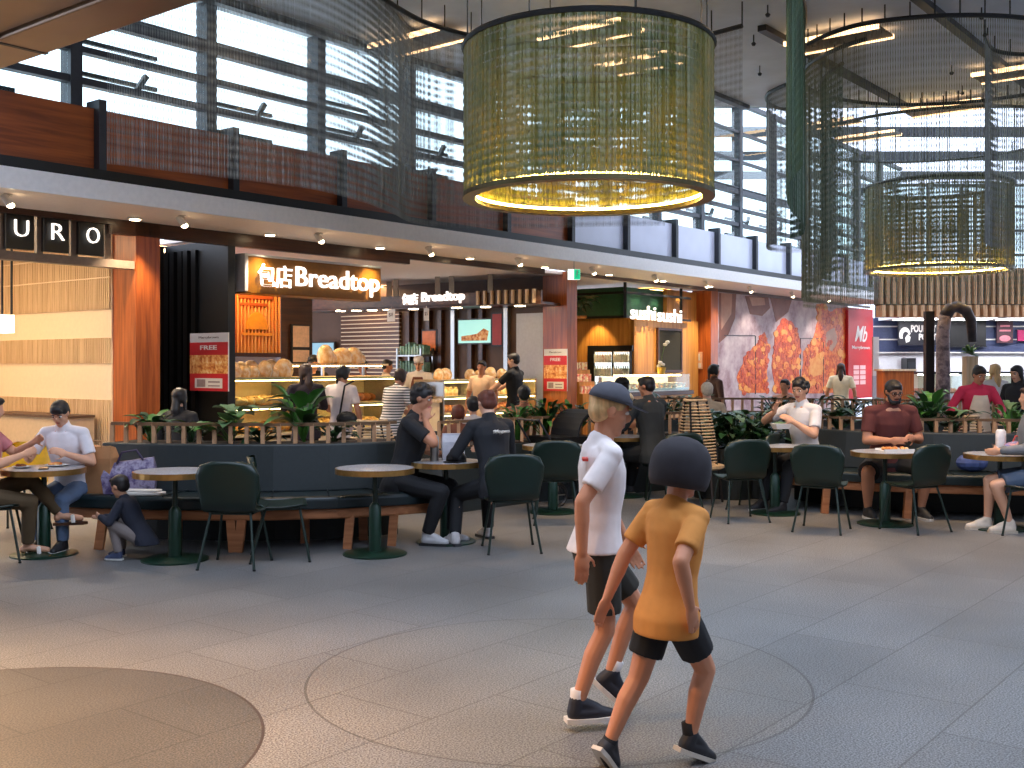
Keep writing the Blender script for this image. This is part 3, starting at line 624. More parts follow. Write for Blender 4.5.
blob([(801, 393), (803, 352), (812, 342), (818, 320), (816, 305), (824, 303), (830, 312), (838, 308), (847, 309), (847, 392)], 1, .006, .8)
blob([(806, 360), (814, 352), (824, 356), (822, 374), (810, 378)], 5, .009, .8); blob([(826, 332), (834, 328), (838, 340), (832, 352), (825, 346)], 3, .01, .5)
for pa, ya, yb in ((755, 336, 394), (823, 338, 394), (800, 338, 394)): blob([(pa, ya), (pa+.6, ya), (pa+.6, yb), (pa, yb)], 6, .012)
for pa, pb, y in ((724, 755, 335), (800, 823, 338)): blob([(pa, y), (pb, y+.3), (pb, y+1), (pa, y+.7)], 6, .012)
def inside(p, P):
    c = False
    for i in range(len(P)):
        (x1, y1), (x2, y2) = P[i-1], P[i]
        if (y1 > p[1]) != (y2 > p[1]) and p[0] < (x2-x1)*(p[1]-y1)/(y2-y1)+x1: c = not c
    return c
for P, ms in (([(742, 393), (737, 378), (744, 358), (756, 344), (764, 332), (769, 345), (766, 372), (768, 393)], (4, 5, 4)), ([(775, 393), (772, 366), (776, 330), (783, 318), (793, 322), (800, 340), (799, 372), (801, 393)], (1, 4, 5, 1)), ([(801, 393), (803, 352), (812, 342), (818, 320), (816, 305), (824, 303), (830, 312), (838, 308), (847, 309), (847, 392)], (4, 5, 1, 5))):
    for i in range(90):
        c = (random.uniform(736, 847), random.uniform(303, 393))
        for _ in range(30):
            if inside(c, P): break
            c = (random.uniform(736, 847), random.uniform(303, 393))
        else: continue
        r_ = random.uniform(1.2, 3.6); blob(ring(c[0], c[1], r_*.8, r_*1.2, 7), random.choice(ms), random.uniform(.0105, .016), .4)
mural = wall_mesh(q, 'mural', [blobs('stone_print', [(140, 100, 104), (186, 160, 160), (214, 196, 190)], 2.2), blobs('chicken_print', [(150, 44, 16), (226, 96, 34), (248, 164, 74)], 8), blobs('bowl_print', [(110, 62, 46), (150, 92, 66)], 2), blobs('mauve_print', [(176, 120, 96), (206, 160, 130)], 2), blobs('dark_chicken_print', [(130, 40, 24), (206, 74, 34), (240, 132, 64)], 8), blobs('light_chicken_print', [(236, 130, 50), (250, 180, 90)], 5), m_dark])
tag(mural, 'wide wall mural of fried chicken pieces and wooden bowls beyond the sushi kiosk', 'mural')
A2, B2 = S(848.3, nM-.1), S(873, nM-.1); Ym = WP((A2+B2)/2, nM).y
t = wempty('banner', A2, nM-.1, 0, 'tall red shop banner panel with a white script logo at the end of the mural', 'banner'); W = B2-A2
MB().box(0, W, 0, .15, .6, 3.3).build('panel', m_red, t)
text('Mb', 'lettering', m_white, t, face_M(W*.5, -.004, zpx(334, Ym)), w=W*.5, h=.48, ext=.006, off=.01, shear=.4); text('Marrybrown', 'lettering', m_white, t, face_M(W*.5, -.004, zpx(348, Ym)), w=W*.72, h=.13, ext=.006, off=.012)
q = MB()
for r_ in range(4):
    for c_ in range(2): q.box(W*(.2+c_*.26), W*(.2+c_*.26+.22), -.006, 0, zpx(366+r_*5, Ym)-.1, zpx(366+r_*5, Ym)+.02)
q.build('print', mat('pink_print', (246, 190, 186)), t)
# ================================================================ the shop at the far end
YB = 34.6
def bx(px, Y=YB): return gx(px, Y)
q = MB(); q.box(bx(877), bx(1150), YB, YB+.2, 0, 3.6); struct(q.build('wall_far', mat('far_white', (214, 214, 216), .5, 0, .05)))
q = MB(); q.box(bx(877), bx(1150), YB-3, YB, 3.0, 3.1); struct(q.build('ceiling_far', m_white))
q = MB(); q.box(bx(872), bx(1150), YB-.12, YB, zpx(352, YB), zpx(318, YB)); 
struct(q.build('trim_band', mat('navy_band', (56, 66, 100), .5)))
q = MB()
for y in (326, 339, 352): q.box(bx(872), bx(1150), YB-.15, YB-.11, zpx(y+1.2, YB), zpx(y, YB))
struct(q.build('trim_line', m_white))
t = empty('shop_sign', (bx(893), YB-.5, zpx(345.5, YB)), 0, 'dark shop sign with a white hen emblem and poultry lettering at the far end', 'sign'); W = bx(936)-bx(893); H = 24*YB/F
MB().box(0, W, 0, .1, 0, H).build('board', mat('sign_black', (28, 28, 36), .4), t)
text('POULTRY', 'lettering', m_white, t, face_M(W*.57, -.01, H*.68), w=W*.58, h=H*.3, ext=.02, off=.03); text('POINT', 'lettering', m_white, t, face_M(W*.66, -.01, H*.34), w=W*.4, h=H*.27, ext=.02, off=.03)
q = MB(); arc = [(.14*W+.13*W*math.cos(u), H*.42+.32*H*math.sin(u)) for u in [PI*.05+i*PI*1.1/10 for i in range(11)]]; inn = [(.16*W+.075*W*math.cos(u), H*.36+.2*H*math.sin(u)) for u in [PI*1.15-i*PI*1.1/10 for i in range(11)]]
for i in range(10): q.prism([arc[i], arc[i+1], inn[9-i], inn[10-i]], lambda u, v, d: V(u, -.02+d, v), .02)
q.prism([(.17*W, H*.1), (.25*W, H*.16), (.27*W, H*.34), (.2*W, H*.44), (.15*W, H*.3)], lambda u, v, d: V(u, -.02+d, v), .02); q.build('emblem', m_white, t)
def fbox(name, label, cat, pa, pb, ya, yb, Y, d, m, extra=None):
    t = empty(name, (gx(pa, Y), Y, 0), 0, label, cat); W = gx(pb, Y)-gx(pa, Y); z0, z1 = zpx(yb, Y), zpx(ya, Y); return t, W, z0, z1
t, W, z0, z1 = fbox('wall_screen', 'large black screen behind the mottled arch at the far end', 'screen', 950, 986, 320, 346, YB-.3, .1, m_black); MB().box(0, W, 0, .1, z0, z1).build('panel', m_black, t); MB().box(-.03, W+.03, .02, .12, z0-.04, z0).box(-.03, W+.03, .02, .12, z1, z1+.04).build('frame', m_dark, t)
t, W, z0, z1 = fbox('wall_poster', 'dark poster with pink lettering at the far right on the navy band', 'poster', 997, 1013, 320, 343, YB-.3, .1, m_black); MB().box(0, W, 0, .06, z0, z1).build('board', mat('plum', (70, 36, 44)), t); MB().box(W*.15, W*.85, -.01, 0, z0+.5*(z1-z0), z0+.58*(z1-z0)).box(W*.2, W*.8, -.01, 0, z0+.7*(z1-z0), z0+.78*(z1-z0)).ell((W*.5, 0, z0+.2*(z1-z0)), (W*.35, .02, .1)).build('print', mat('pink_ink', (206, 120, 130)), t)
t, W, z0, z1 = fbox('wall_sign', 'magenta sign at the right edge of the navy band', 'sign', 1018, 1036, 330, 341, YB-.3, .1, m_black); MB().box(0, W, 0, .06, z0, z1).build('board', mat('magenta', (170, 30, 90)), t); MB().box(-.02, W, .01, .08, z1, z1+.03).build('frame', m_dark, t)
t, W, z0, z1 = fbox('totem', 'tall white totem panel beside the red banner', 'totem', 873, 879, 337, 376, 31.5, .1, m_white); MB().box(0, W, 0, .1, z0, z1).build('panel', m_white, t); MB().box(0, W, .0, .1, 0, z0).build('base', m_grey, t)
t, W, z0, z1 = fbox('service_counter', 'brown timber counter at the far end beneath the poultry sign', 'counter', 884, 914, 371, 392, 29, .6, m_dkwood); MB().box(0, W, 0, .6, 0, z1).build('body', m_col, t); MB().box(-.05, W+.05, -.05, .65, z1, z1+.05).build('counter_top', m_pale, t)
t, W, z0, z1 = fbox('oven', 'small dark oven on the far white wall under the sign', 'oven', 907, 916, 358, 372, YB-.6, .4, m_black); MB().box(0, W, 0, .5, z0, z1).build('body', m_black, t); MB().box(W*.1, W*.9, -.02, 0, z0+.08, z1-.12).build('door', m_dark, t); MB().box(0, W, .1, .5, 0, z0).build('stand', m_white, t)
for i, (pa, pb, lb) in enumerate(((918, 936, 'left'), (940, 962, 'middle'), (978, 1023, 'right'))):
    t, W, z0, z1 = fbox('display_cabinet', '%s glass chiller case along the far end counter' % lb, 'display cabinet', pa, pb, 374, 396, 30, .8, m_white)
    MB().box(0, W, 0, .8, 0, .8).build('base', m_grey, t); MB().box(0, W, .7, .8, .8, z1).build('back_panel', m_white, t); MB().box(0, W, 0, .01, .8, z1).build('glass', m_glass, t); MB().box(0, W, 0, .8, z1, z1+.06).build('top', m_dark, t); MB().box(.05, W-.05, .1, .16, z1-.04, z1).build('case_lamp', m_lampw, t)
    q = MB()
    for k in range(8): q.ell((W*(k+.5)/8, .4, .88), (W*.05, .15, .08), n=8, k=5)
    q.build('trays', blobs('raw_meat', [(220, 130, 110), (240, 200, 180), (180, 80, 60)], 4), t)
# timber fins over the far shop
q = MB(); X0, X1 = gx(880, 28), gx(1150, 28); Y = 28.0; za, zb_, zc = zpx(317, Y), zpx(304, Y), zpx(268, Y)
q.box(X0, X1, Y+.1, Y+.5, zb_, zc, 0)
for i in range(int((X1-X0)/.16)): x = X0+i*.16; q.box(x, x+.07, Y-.05, Y+.1, zb_, zc, 1)
for i in range(int((X1-X0)/.2)): x = X0+i*.2; q.box(x, x+.1, Y-.15, Y+.3, za, zb_-.03, 1)
q.box(X0, X1, Y+.3, Y+.4, za, zb_, 2)
struct(q.build('trim_fins', [m_dkwood, wood('fin_timber', (206, 160, 116), (170, 122, 84), .5, 2), m_black]))
q = MB(); X0 = gx(846, 34)
for i in range(12): x = X0+i*1.1; q.box(x, x+.09, 36, 36.1, 3.6, 7.6)
for z in (3.6, 4.4, 5.2, 6.0, 6.8, 7.5): q.box(X0, X0+13, 36, 36.1, z, z+.08)
t = struct(empty('window_far', (0, 0, 0))); q.build('window_frame', m_mull, t); MB().box(X0, X0+13, 36.04, 36.05, 3.6, 7.6).build('window_pane', m_glass, t)
# arch sculpture
Y = 19.0; t = empty('arched_post', (gx(943, Y), Y, 0), 0, 'tall mottled arched post bending over to a dark drooping end', 'sculpture'); u = lambda px: gx(px, Y)-gx(943, Y)
m_bark = blobs('mottled_bark', [(70, 56, 60), (120, 98, 100), (176, 150, 146), (90, 70, 76)], 7)
MB().tube([(0, 0, 0), (0, 0, 1.2), (.0, 0, 2.2), (.04, 0, 2.45)], [.13, .12, .11, .11], 12).build('trunk', m_bark, t, smooth=True)
MB().tube([(.04, 0, 2.45), (.12, 0, 2.58), (u(957), 0, 2.62), (u(966), 0, 2.55), (u(971), 0, 2.38), (u(972.5), 0, 2.0)], [.11, .11, .1, .1, .09, .07], 12).build('drooping_arm', blobs('dark_bark', [(40, 34, 36), (84, 70, 70)], 7), t, smooth=True)
MB().box(-.2, -.05, .25, .38, 0, 2.55).build('back_post', m_black, t)
p = V(gx(972.5, Y), Y+.1, 0); t = empty('timber_post', p, 0, 'short timber post with a clump of green leaves on top under the arch', 'post'); MB().box(-.1, .1, -.1, .1, 0, 1.75).build('post', m_pale, t)
q = MB()
for i in range(30):
    a_ = random.uniform(0, 2*PI); e_ = random.uniform(-.3, 1.2); d_ = V(math.cos(a_)*math.cos(e_), math.sin(a_)*math.cos(e_), math.sin(e_))*random.uniform(.12, .22); q.bar(V(0, 0, 1.8), V(0, 0, 1.8)+d_, .05, .008)
q.build('foliage', mat('leaf_mid', (70, 110, 50), .5, 0, .25), t)
# kiosk at the far left
n_ = 5.0; A, B = solve_n(93, s1-.12), solve_n(15, s1-.12)
q = MB(); q.box(s1-.5, s1-.08, A, B, 0, .0)
t = wempty('low_cupboard', s1-.1, B, 0, 'low tan cupboard against the slatted cream wall behind the woman in white', 'cupboard', rot=-PI/2); W = B-A; zt_ = zpx(415, WP(s1-.1, (A+B)/2).y)
MB().box(0, W, -.4, 0, 0, zt_).build('body', m_beige, t); MB().box(-.02, W+.02, -.43, .0, zt_, zt_+.03).build('top', m_brown, t); MB().box(W*.04, W*.1, -.42, -.4, .05, zt_-.02).box(W*.92, W*.98, -.42, -.4, .05, zt_-.02).build('edge_strip', m_brown, t)
p = at(2, 333, 12.9); t = empty('pendant_lamp', p, ANG, 'white glowing pendant lamp box on two dark rods at the left edge', 'lamp')
zt_ = zpx(315, 12.9)-p.z; MB().box(-.14, .09, -.12, .12, 0, zt_).build('lamp_shade', emit('shade_glow', (255, 240, 214), 2.2), t)
for x in (.0, .115): MB().bar((x, 0, -.0 if x > .1 else zt_), (x, 0, 3.55-p.z), .02).build('rod', m_dark, t)
# ================================================================ lights of the place, and panels added to light the shops
def fill_panel(name, s, n, z, w_, d_, m, label, group):
    t = wempty(name, s, n, z, label, 'ceiling light', group); MB().box(-w_/2, w_/2, -d_/2, d_/2, -.015, 0).build('diffuser', m, t)
    MB().box(-w_/2-.03, w_/2+.03, -d_/2-.03, -d_/2, -.03, 0).box(-w_/2-.03, w_/2+.03, d_/2, d_/2+.03, -.03, 0).box(-w_/2-.03, -w_/2, -d_/2, d_/2, -.03, 0).box(w_/2, w_/2+.03, -d_/2, d_/2, -.03, 0).build('frame', m_white, t)
m_bk = emit('bakery_fill_panel', (255, 214, 156), 18); m_ur = emit('kiosk_fill_panel', (255, 224, 180), 26); m_su = emit('sushi_fill_panel', (255, 206, 130), 12); m_fw = emit('far_fill_panel', (245, 246, 255), 12)  # glow of the ceiling panels added to brighten the shop interiors
for s, n in ((4, 3.4), (6.5, 3.4), (6, 6), (9, 6.5), (11.5, 6.5), (13.4, 5), (9, 9)): fill_panel('shop_fill_panel', s, n, 3.335, 1.2, .5, m_bk, 'warm panel added to the bakery ceiling for its light', 'added bakery light panels')
for s, n in ((.4, 2.6), (-1.2, 3.2), (.4, 4.6), (-1.2, 5.2)): fill_panel('shop_fill_panel', s, n, 3.545, 1.0, .6, m_ur, 'warm panel added to the slatted kiosk ceiling for its light', 'added kiosk light panels')
for s, n in ((16.2, 2.2), (16.0, 4.5), (14.6, 6)): fill_panel('shop_fill_panel', s, n, 3.335, .8, .4, m_su, 'warm panel added over the sushi kiosk for its light', 'added sushi light panels')
for i in range(5):
    t = empty('shop_fill_panel', (bx(900+i*50), YB-1.6, 2.995), 0, 'white panel added to the far shop ceiling for its light', 'ceiling light', 'added far shop light panels'); MB().box(-.6, .6, -.5, .5, -.015, 0).build('diffuser', m_fw, t); MB().box(-.63, .63, -.53, -.5, -.03, 0).box(-.63, .63, .5, .53, -.03, 0).build('frame', m_white, t)
# lamps high in the slab over the seating
for x, y, e in ((-2.6, 10.6, 160), (.2, 10.8, 280), (2.2, 11.0, 400), (3.8, 10.6, 400), (5.4, 10.4, 400)):
    t = empty('downlight', (x, y, 6.1), 0, 'warm downlight in the concrete slab above the cafe tables', 'downlight', 'downlights above the tables'); MB().lathe([(.11, -.03), (.12, 0)], n=16).build('ring', m_white, t); MB().lathe([(.08, -.04), (.085, -.03)], n=16).build('lens', m_lamp, t)
    spot((x, y, 6.0), (x, y-.2, 0), e, (1, .68, .4), 75, .9)
# track spots and downlights in the soffit
for px, py in ((9, 188), (183, 207), (320, 224), (430, 239), (519, 251), (593, 263), (655, 269), (706, 273), (750, 281), (792, 287), (828, 291)):
    n = .5; s = S(px, n); z = zpx(py, WP(s, n).y); t = wempty('track_spotlight', s, n, 3.4, 'white cylindrical spotlight hung under the outer edge of the soffit', 'spotlight', 'spotlights along the soffit edge')
    z = min(3.27, z)-3.4; MB().lathe([(.035, -.02), (.035, 0)], n=10).build('mount', m_white, t); MB().tube([(-.07, .0, -.01), (0, -.02, z+.02)], .04, 10).build('lamp_body', m_white, t); MB().ell((.005, -.022, z+.01), (.042, .042, .03)).build('lens', m_lamp, t)
    spot(WP(s, n-.05, z+3.36), WP(s+.4, n-1.6, 0), 170, (1, .8, .58), 80)
for px, py in ((135, 212), (270, 233), (380, 247), (470, 257), (545, 265), (609, 278), (663, 277), (710, 285)):
    n = 1.12; s = S(px, n); t = wempty('downlight', s, n, 3.4, 'round downlight set in the soffit close to the shops', 'downlight', 'downlights along the soffit')
    MB().lathe([(.085, -.02), (.095, 0)], n=14).build('ring', m_white, t); MB().lathe([(.06, -.03), (.065, -.02)], n=14).build('lens', m_lamp, t)
    spot(WP(s, n, 3.34), WP(s, n-.1, 0), 150, (1, .78, .52), 95)
for p, q_, e in ((WP(S(605, 2.4), 2.2, 2.58), WP(S(605, 3), 2.6, 0), 0),): pass
for k in range(3):
    n = 2.6+k*1.9; spot(WP(sK-.35, n, 2.75), WP(sK-.02, n, 1.2), 60, (1, .72, .36), 80, .5)
for k in range(3): spot(WP(sG+.5+k*.75, 1.55, 3.25), WP(sG+.5+k*.75, 1.9, 2.5), 14, (1, .9, .6), 80)
spot(WP(S(655, 1.3), 1.2, 3.2), WP(S(655, 1.7), 1.7, 1.0), 70, (1, .74, .4), 80)
spot(WP(S(250, 1.8), 1.75, 3.25), WP(S(255, 2.3), 2.3, 2.3), 110, (1, .7, .35), 90)
for px in (735, 770, 805, 835): n = .9; s = S(px, n); spot(WP(s, n-.3, 3.3), WP(s, 1.5, 1.2), 60, (1, .9, .8), 90)
# ================================================================ ceiling slot lights
m_slot = emit('slot_lamp', (255, 206, 150), 3)
for px, py, w_, zc in ((417, 38, 1.3, 6.1), (838, 36, 1.3, 6.1), (945, 105, 1.3, 6.1), (1022, 68, 1.3, 6.1), (868, 134, 1.5, 7.45), (735, 135, 1.5, 7.45), (590, 30, 1.3, 6.1), (640, 60, 1.2, 6.1)):
    Y = (zc-1.66)*F/(HZ-py); x = gx(px, Y); s, n = toSN(x, Y)
    if n > .0: n = -.5
    t = wempty('slot_light', s, n, zc, 'ceiling slot light with two warm tubes along its edges', 'ceiling light', 'slot lights in the concrete ceiling')
    MB().box(-.26, .26, -w_/2, w_/2, -.13, -.1).build('tray', mat('bronze_tray', (84, 64, 48), .5), t)
    for xx in (-.28, .28): MB().box(xx-.025, xx+.025, -w_/2, w_/2, -.145, -.09).build('tube', m_slot, t)
    for yy in (-.4, .4): MB().bar((0, yy, -.1), (0, yy, 0), .03).build('hanger', m_dark, t)
for i in range(12):
    Y = random.uniform(13.6, 18.6); px = random.uniform(720, 1020); x = gx(px, Y); s, n = toSN(x, Y)
    if n > -.5: continue
    t = empty('sprinkler', (x, Y, 6.1), 0, 'small dark sprinkler head hanging from the concrete ceiling', 'sprinkler', 'sprinklers in the ceiling')
    MB().tube([(0, 0, 0), (0, 0, -.12)], .01, 6).build('pipe', m_dark, t); MB().lathe([(.02, -.15), (.035, -.12), (.015, -.1)], n=8).build('head', m_dark, t)
# ================================================================ chain curtains
m_chain = mat('chain_metal', (124, 126, 122), .4, .2, .25, 2.0)
m_chaing = mat('green_chain', (56, 78, 56), .4, .3, .25, 2.0)
m_gchain = blobs('gold_chain', [(70, 84, 44), (108, 106, 50), (142, 122, 58)], 1.5, .35)
m_chainr = mat('olive_chain', (112, 116, 92), .4, .2, .25, 2.0)
m_rail = mat('rail_metal', (34, 36, 38), .5, .2)
def resample(pts, sp, closed=False):
    pts = [V(p[0], p[1], 0) for p in pts]; P = []
    if closed: pts = pts+[pts[0]]
    acc = 0
    for a, b in zip(pts, pts[1:]):
        L = (b-a).length; d = acc
        while d < L: P.append(a+(b-a)*(d/L)); d += sp
        acc = d-L
    return P
def smooth_path(pts, k=12):
    pts = [V(p[0], p[1], 0) for p in pts]; out = []
    for i in range(len(pts)-1):
        p0, p1, p2, p3 = pts[max(i-1, 0)], pts[i], pts[i+1], pts[min(i+2, len(pts)-1)]
        for j in range(k):
            t = j/k; out.append(.5*((2*p1)+(p2-p0)*t+(2*p0-5*p1+4*p2-p3)*t*t+(3*p1-p0-3*p2+p3)*t**3))
    return out+[pts[-1]]
def chains(path, zt, zb, sp, r, seg=.09, closed=False):
    q = MB()
    for i, p in enumerate(resample(path, sp, closed)):
        k = max(2, int((zt-zb)/seg)); ph = (i % 2)*.5; rings = []; a0 = random.uniform(0, 2)
        for j in range(k*2+1):
            z = zt-(zt-zb)*j/(2*k); rr = r if j % 2 else r*.35
            rings.append([p+V(rr*math.cos(a0+c*2*PI/3), rr*math.sin(a0+c*2*PI/3), z) for c in range(3)])
        q.loft(rings)
    return q
def curtain(label, path, zt, zb, m, sp=.017, r=.0045, drop=None):
    pp = smooth_path(path); c0 = pp[len(pp)//2]
    t = empty('chain_curtain', (c0.x, c0.y, zb), 0, label, 'chain curtain'); off = V(c0.x, c0.y, 0); pp = [p-off for p in pp]
    MB().tube([p+V(0, 0, zt-zb) for p in pp], .03, 6).build('rail', m_rail, t)
    tag(chains(pp, zt-zb, 0, sp, r).build('chain_strands', m, t), kind='stuff')
    for k in range(0, len(pp), 6):
        if zt < 6.05: MB().bar(pp[k]+V(0, 0, zt-zb), pp[k]+V(0, 0, 6.1-zb), .015).build('hanger', m_rail, t)
    return t
curtain('long grey chain curtain hanging in front of the left clerestory windows', [(-3.82, 10.3), (-3.0, 11.0), (-2.2, 11.75), (-1.75, 12.7), (-1.5, 13.7), (-1.32, 14.6), (-.8, 15.1), (.2, 15.2), (1.2, 15.0), (2.1, 14.9)], 6.08, 3.5, m_chain, .016)
curtain('curved chain curtain on a dark arched rail directly behind the big drum', [(-1.52, 12.4), (-1.1, 13.3), (-.52, 13.9), (.4, 14.4), (1.2, 14.5), (2.1, 14.2), (2.85, 13.5)], 5.8, 3.62, m_chain, .019)
curtain('small half round chain curtain right of the big drum near the windows', [(4.35, 17.3), (4.2, 17.9), (4.4, 18.6), (4.8, 19.0), (5.1, 18.8)], 6.05, 3.55, m_chain, .019)
curtain('dense green chain curtain seen edge on as a dark upright strip', [(gx(803, 9.6), 9.6), (gx(789, 10.6), 10.6), (gx(787, 11.6), 11.6), (gx(793, 12.6), 12.6), (gx(804, 13.6), 13.6), (gx(803, 14.6), 14.6), (gx(790, 15.2), 15.2)], 6.08, 3.35, m_chaing, .02, .0055)
def arc(cx, cy, r, a0, a1, n=14): return [(cx+r*math.cos(R(a0+(a1-a0)*i/n)), cy+r*math.sin(R(a0+(a1-a0)*i/n))) for i in range(n+1)]
curtain('wide bow of chain curtain with a long drop on the right, around the far drum', arc(6.55, 15.7, 2.3, 10, 215, 22), 5.9, 2.58, m_chainr, .021, .0048)
curtain('deep chain curtain around the far golden drum', arc(8.0, 20.6, 2.5, -150, 150, 18), 5.9, 2.75, m_chainr, .04, .006)
curtain('short piece of chain curtain in the upper right corner beside the slot light', [(6.16, 14.2), (6.6, 14.9), (7.2, 15.1), (7.9, 14.9)], 5.9, 3.2, m_chain, .019)
curtain('narrow curved chain curtain at the left edge of the wide chain ring', [(4.55, 15.0), (4.5, 15.6), (4.62, 16.3), (4.95, 16.9)], 5.75, 2.9, m_chaing, .022, .005)
curtain('broad thin chain curtain on a flat arched rail across the upper right', [(gx(808, 14.6), 14.6), (gx(830, 14.15), 14.15), (gx(862, 13.75), 13.75), (gx(910, 13.5), 13.5), (gx(960, 13.4), 13.4), (gx(1010, 13.45), 13.45), (gx(1060, 13.7), 13.7)], 5.9, 2.62, m_chainr, .03, .0048)
# ================================================================ drum pendants
def drum(label, px, Y, dia, zt, zb, sp):
    x = gx(px, Y); t = empty('drum_pendant', (x, Y, zb), 0, label, 'pendant light'); r = dia/2; H = zt-zb
    circ = [(r*math.cos(2*PI*i/64), r*math.sin(2*PI*i/64)) for i in range(64)]
    q = MB(); q.tube([(a*1.0, b*1.0, H) for a, b in circ], .03, 6, closed=True); q.build('top_ring', m_rail, t)
    q = MB(); q.loft([[V(rr*a/r, rr*b/r, z) for a, b in circ] for rr, z in ((r-.11, 0), (r+.015, 0), (r+.015, .045), (r-.11, .045))], closed=True); q.build('bottom_ring', mat('bronze_ring', (84, 74, 44), .35, .6), t)
    q = MB(); q.tube([(a*.93, b*.93, .07) for a, b in circ], .014, 6, closed=True); q.build('light_strip', emit('ring_lamp', (255, 206, 104), 60), t)
    tag(chains(circ, H, .03, sp, .0085, .08, True).build('chain_strands', m_gchain, t), kind='stuff')
    for i in range(8):
        a = 2*PI*(i+.35)/8; MB().bar((r*math.cos(a), r*math.sin(a), H), (r*math.cos(a), r*math.sin(a), 6.1-zb), .012).build('wire', m_rail, t)
drum('big golden green chain drum pendant hanging in the middle of the hall', 588, 11.0, 2.5, 4.79, 3.27, .0125)
drum('far golden chain drum pendant on the right in front of the timber fins', 938, 19.5, 2.5, 4.79, 3.27, .015)
# ================================================================ bronze canopy in the upper left corner
pA, pB = at(0, 70, 5.17), at(205, 0, 4.18); dv = (pB-pA).normalized(); dv.z = 0; dv.normalize(); nv = V(-DX, -DY, 0)
t = empty('kiosk_canopy', (pA.x, pA.y, 3.0), math.atan2(dv.y, dv.x), 'bronze kiosk canopy with panel seams reaching over the upper left corner', 'canopy')
m_brz = mat('bronze_sheet', (150, 122, 96), .3, .45, .06, 3)
MB().box(-3, 3.2, -.24, 0, 0, .34).build('lip', m_brz, t, bevel=.01)
MB().box(-3, .42, -2.6, -.25, .02, .06).box(.43, 3.2, -2.6, -.25, .02, .06).box(-3, 3.2, -2.6, -.3, .06, .34).build('underside', m_brz, t)
MB().box(.41, .44, -2.6, 0.002, -.002, .03).build('seam', m_dark, t)
for x, y in ((-.05, -.35), (1.3, -.9), (-.6, -1.5)): MB().lathe([(.06, 0), (.07, .025)], (x, y, 0), 14).build('downlight', m_lamp, t)
mw = t.matrix_basis
for x, y, e in ((-.05, -.35, 400), (1.3, -.9, 420), (-.6, -1.5, 320)):
    p = mw @ V(x, y, -.04); spot(p, p+V(.35, .1, -3), e, (1, .56, .22), 100, .9)
# ================================================================ seating furniture
m_uph = mat('teal_upholstery', (36, 43, 44), .5, 0, .08, 30); m_uph2 = mat('seat_vinyl', (24, 38, 41), .3, 0, .08, 30)
m_bw = wood('bench_timber', (190, 126, 82), (160, 98, 60), .45, 0, 4)
m_chg = mat('dark_green_shell', (13, 34, 26), .35, 0, .06, 20); m_leg = mat('green_black_tube', (40, 54, 48), .35, .4)
m_gran = blobs('granite_top', [(104, 106, 112), (156, 158, 164), (206, 206, 210)], 60, .3)
def bench(label, path, zback, back=.62):
    P = [V(p[0], p[1], 0) for p in path]; t = empty('banquette', P[0], 0, label, 'bench'); o = P[0]; P = [p-o for p in P]
    def off(i, d):
        tg = (P[min(i+1, len(P)-1)]-P[max(i-1, 0)]).normalized(); return P[i]+V(-tg.y, tg.x, 0)*d
    def sweep(prof, m, name, mb=None):
        q = mb or MB(); q.loft([[off(i, d)+V(0, 0, z) for d, z in prof] for i in range(len(P))]); return q.build(name, m, t, bevel=.015)
    sweep([(0, .36), (.56, .36), (.56, .46), (.03, .475), (0, .45)], m_uph2, 'seat')
    sweep([(.5, .46), (.66, .46), (.64, zback), (.55, zback)], m_uph, 'backrest')
    sweep([(.04, .27), (.09, .27), (.09, .36), (.04, .36)], m_bw, 'apron')
    L = [0]
    for a, b in zip(P, P[1:]): L.append(L[-1]+(b-a).length)
    def along(d):
        for i in range(len(P)-1):
            if d <= L[i+1]+1e-6: u = (d-L[i])/(L[i+1]-L[i]); return P[i]+(P[i+1]-P[i])*u, (P[i+1]-P[i]).normalized()
    m = int(L[-1]/.42)
    for k in range(1, m):
        p, tg = along(L[-1]*k/m); nn = V(-tg.y, tg.x, 0); MB().bar(p+nn*.02+V(0, 0, .478), p+nn*.5+V(0, 0, .478), .012, .008).build('seam', mat('seam_line', (20, 30, 32), .5), t)
    return t, along, L[-1]
def bench_leg(t, p, nn, lean):
    MB().bar(p+nn*.07+V(0, 0, .3), p+nn*.05+lean, .075, .05).build('leg', m_bw, t)
lb = [(-3.92, 9.5), (-3.4, 9.36), (-2.8, 9.27), (-2.1, 9.26), (-1.5, 9.38), (-1.0, 9.6), (-.72, 9.78)]
B1, al, LL = bench('curved teal banquette with timber legs along the left planter', lb, .885)
for px, Y in ((229, 9.3), (242, 9.3), (353, 9.5), (100, 9.42), (397, 9.66)):
    x = gx(px, Y); best = min(range(200), key=lambda k: abs((B1.location+al(LL*k/199.9)[0]).x-x)); p, tg = al(LL*best/199.9); bench_leg(B1, p, V(-tg.y, tg.x, 0), V(.03 if px == 229 else -.03, 0, 0))
for px, Y in ((168, 9.75), (315, 9.8), (385, 10)):
    x = gx(px, Y); best = min(range(200), key=lambda k: abs((B1.location+al(LL*k/199.9)[0]).x-x)); p, tg = al(LL*best/199.9); bench_leg(B1, p+V(-tg.y, tg.x, 0)*.42, V(-tg.y, tg.x, 0), V(0, 0, 0))
rb = [(2.75, 12.75), (3.0, 12.15), (3.35, 11.72), (3.8, 11.42), (4.4, 11.22), (5.2, 11.05), (6.2, 10.95)]
B2, al2, L2 = bench('curved teal banquette with timber apron along the right planter', rb, .87)
for px, Y in ((826, 11.7), (910, 11.3)):
    x = gx(px, Y); best = min(range(200), key=lambda k: abs((B2.location+al2(L2*k/199.9)[0]).x-x)); p, tg = al2(L2*best/199.9); bench_leg(B2, p, V(-tg.y, tg.x, 0), V(-.02, 0, 0))
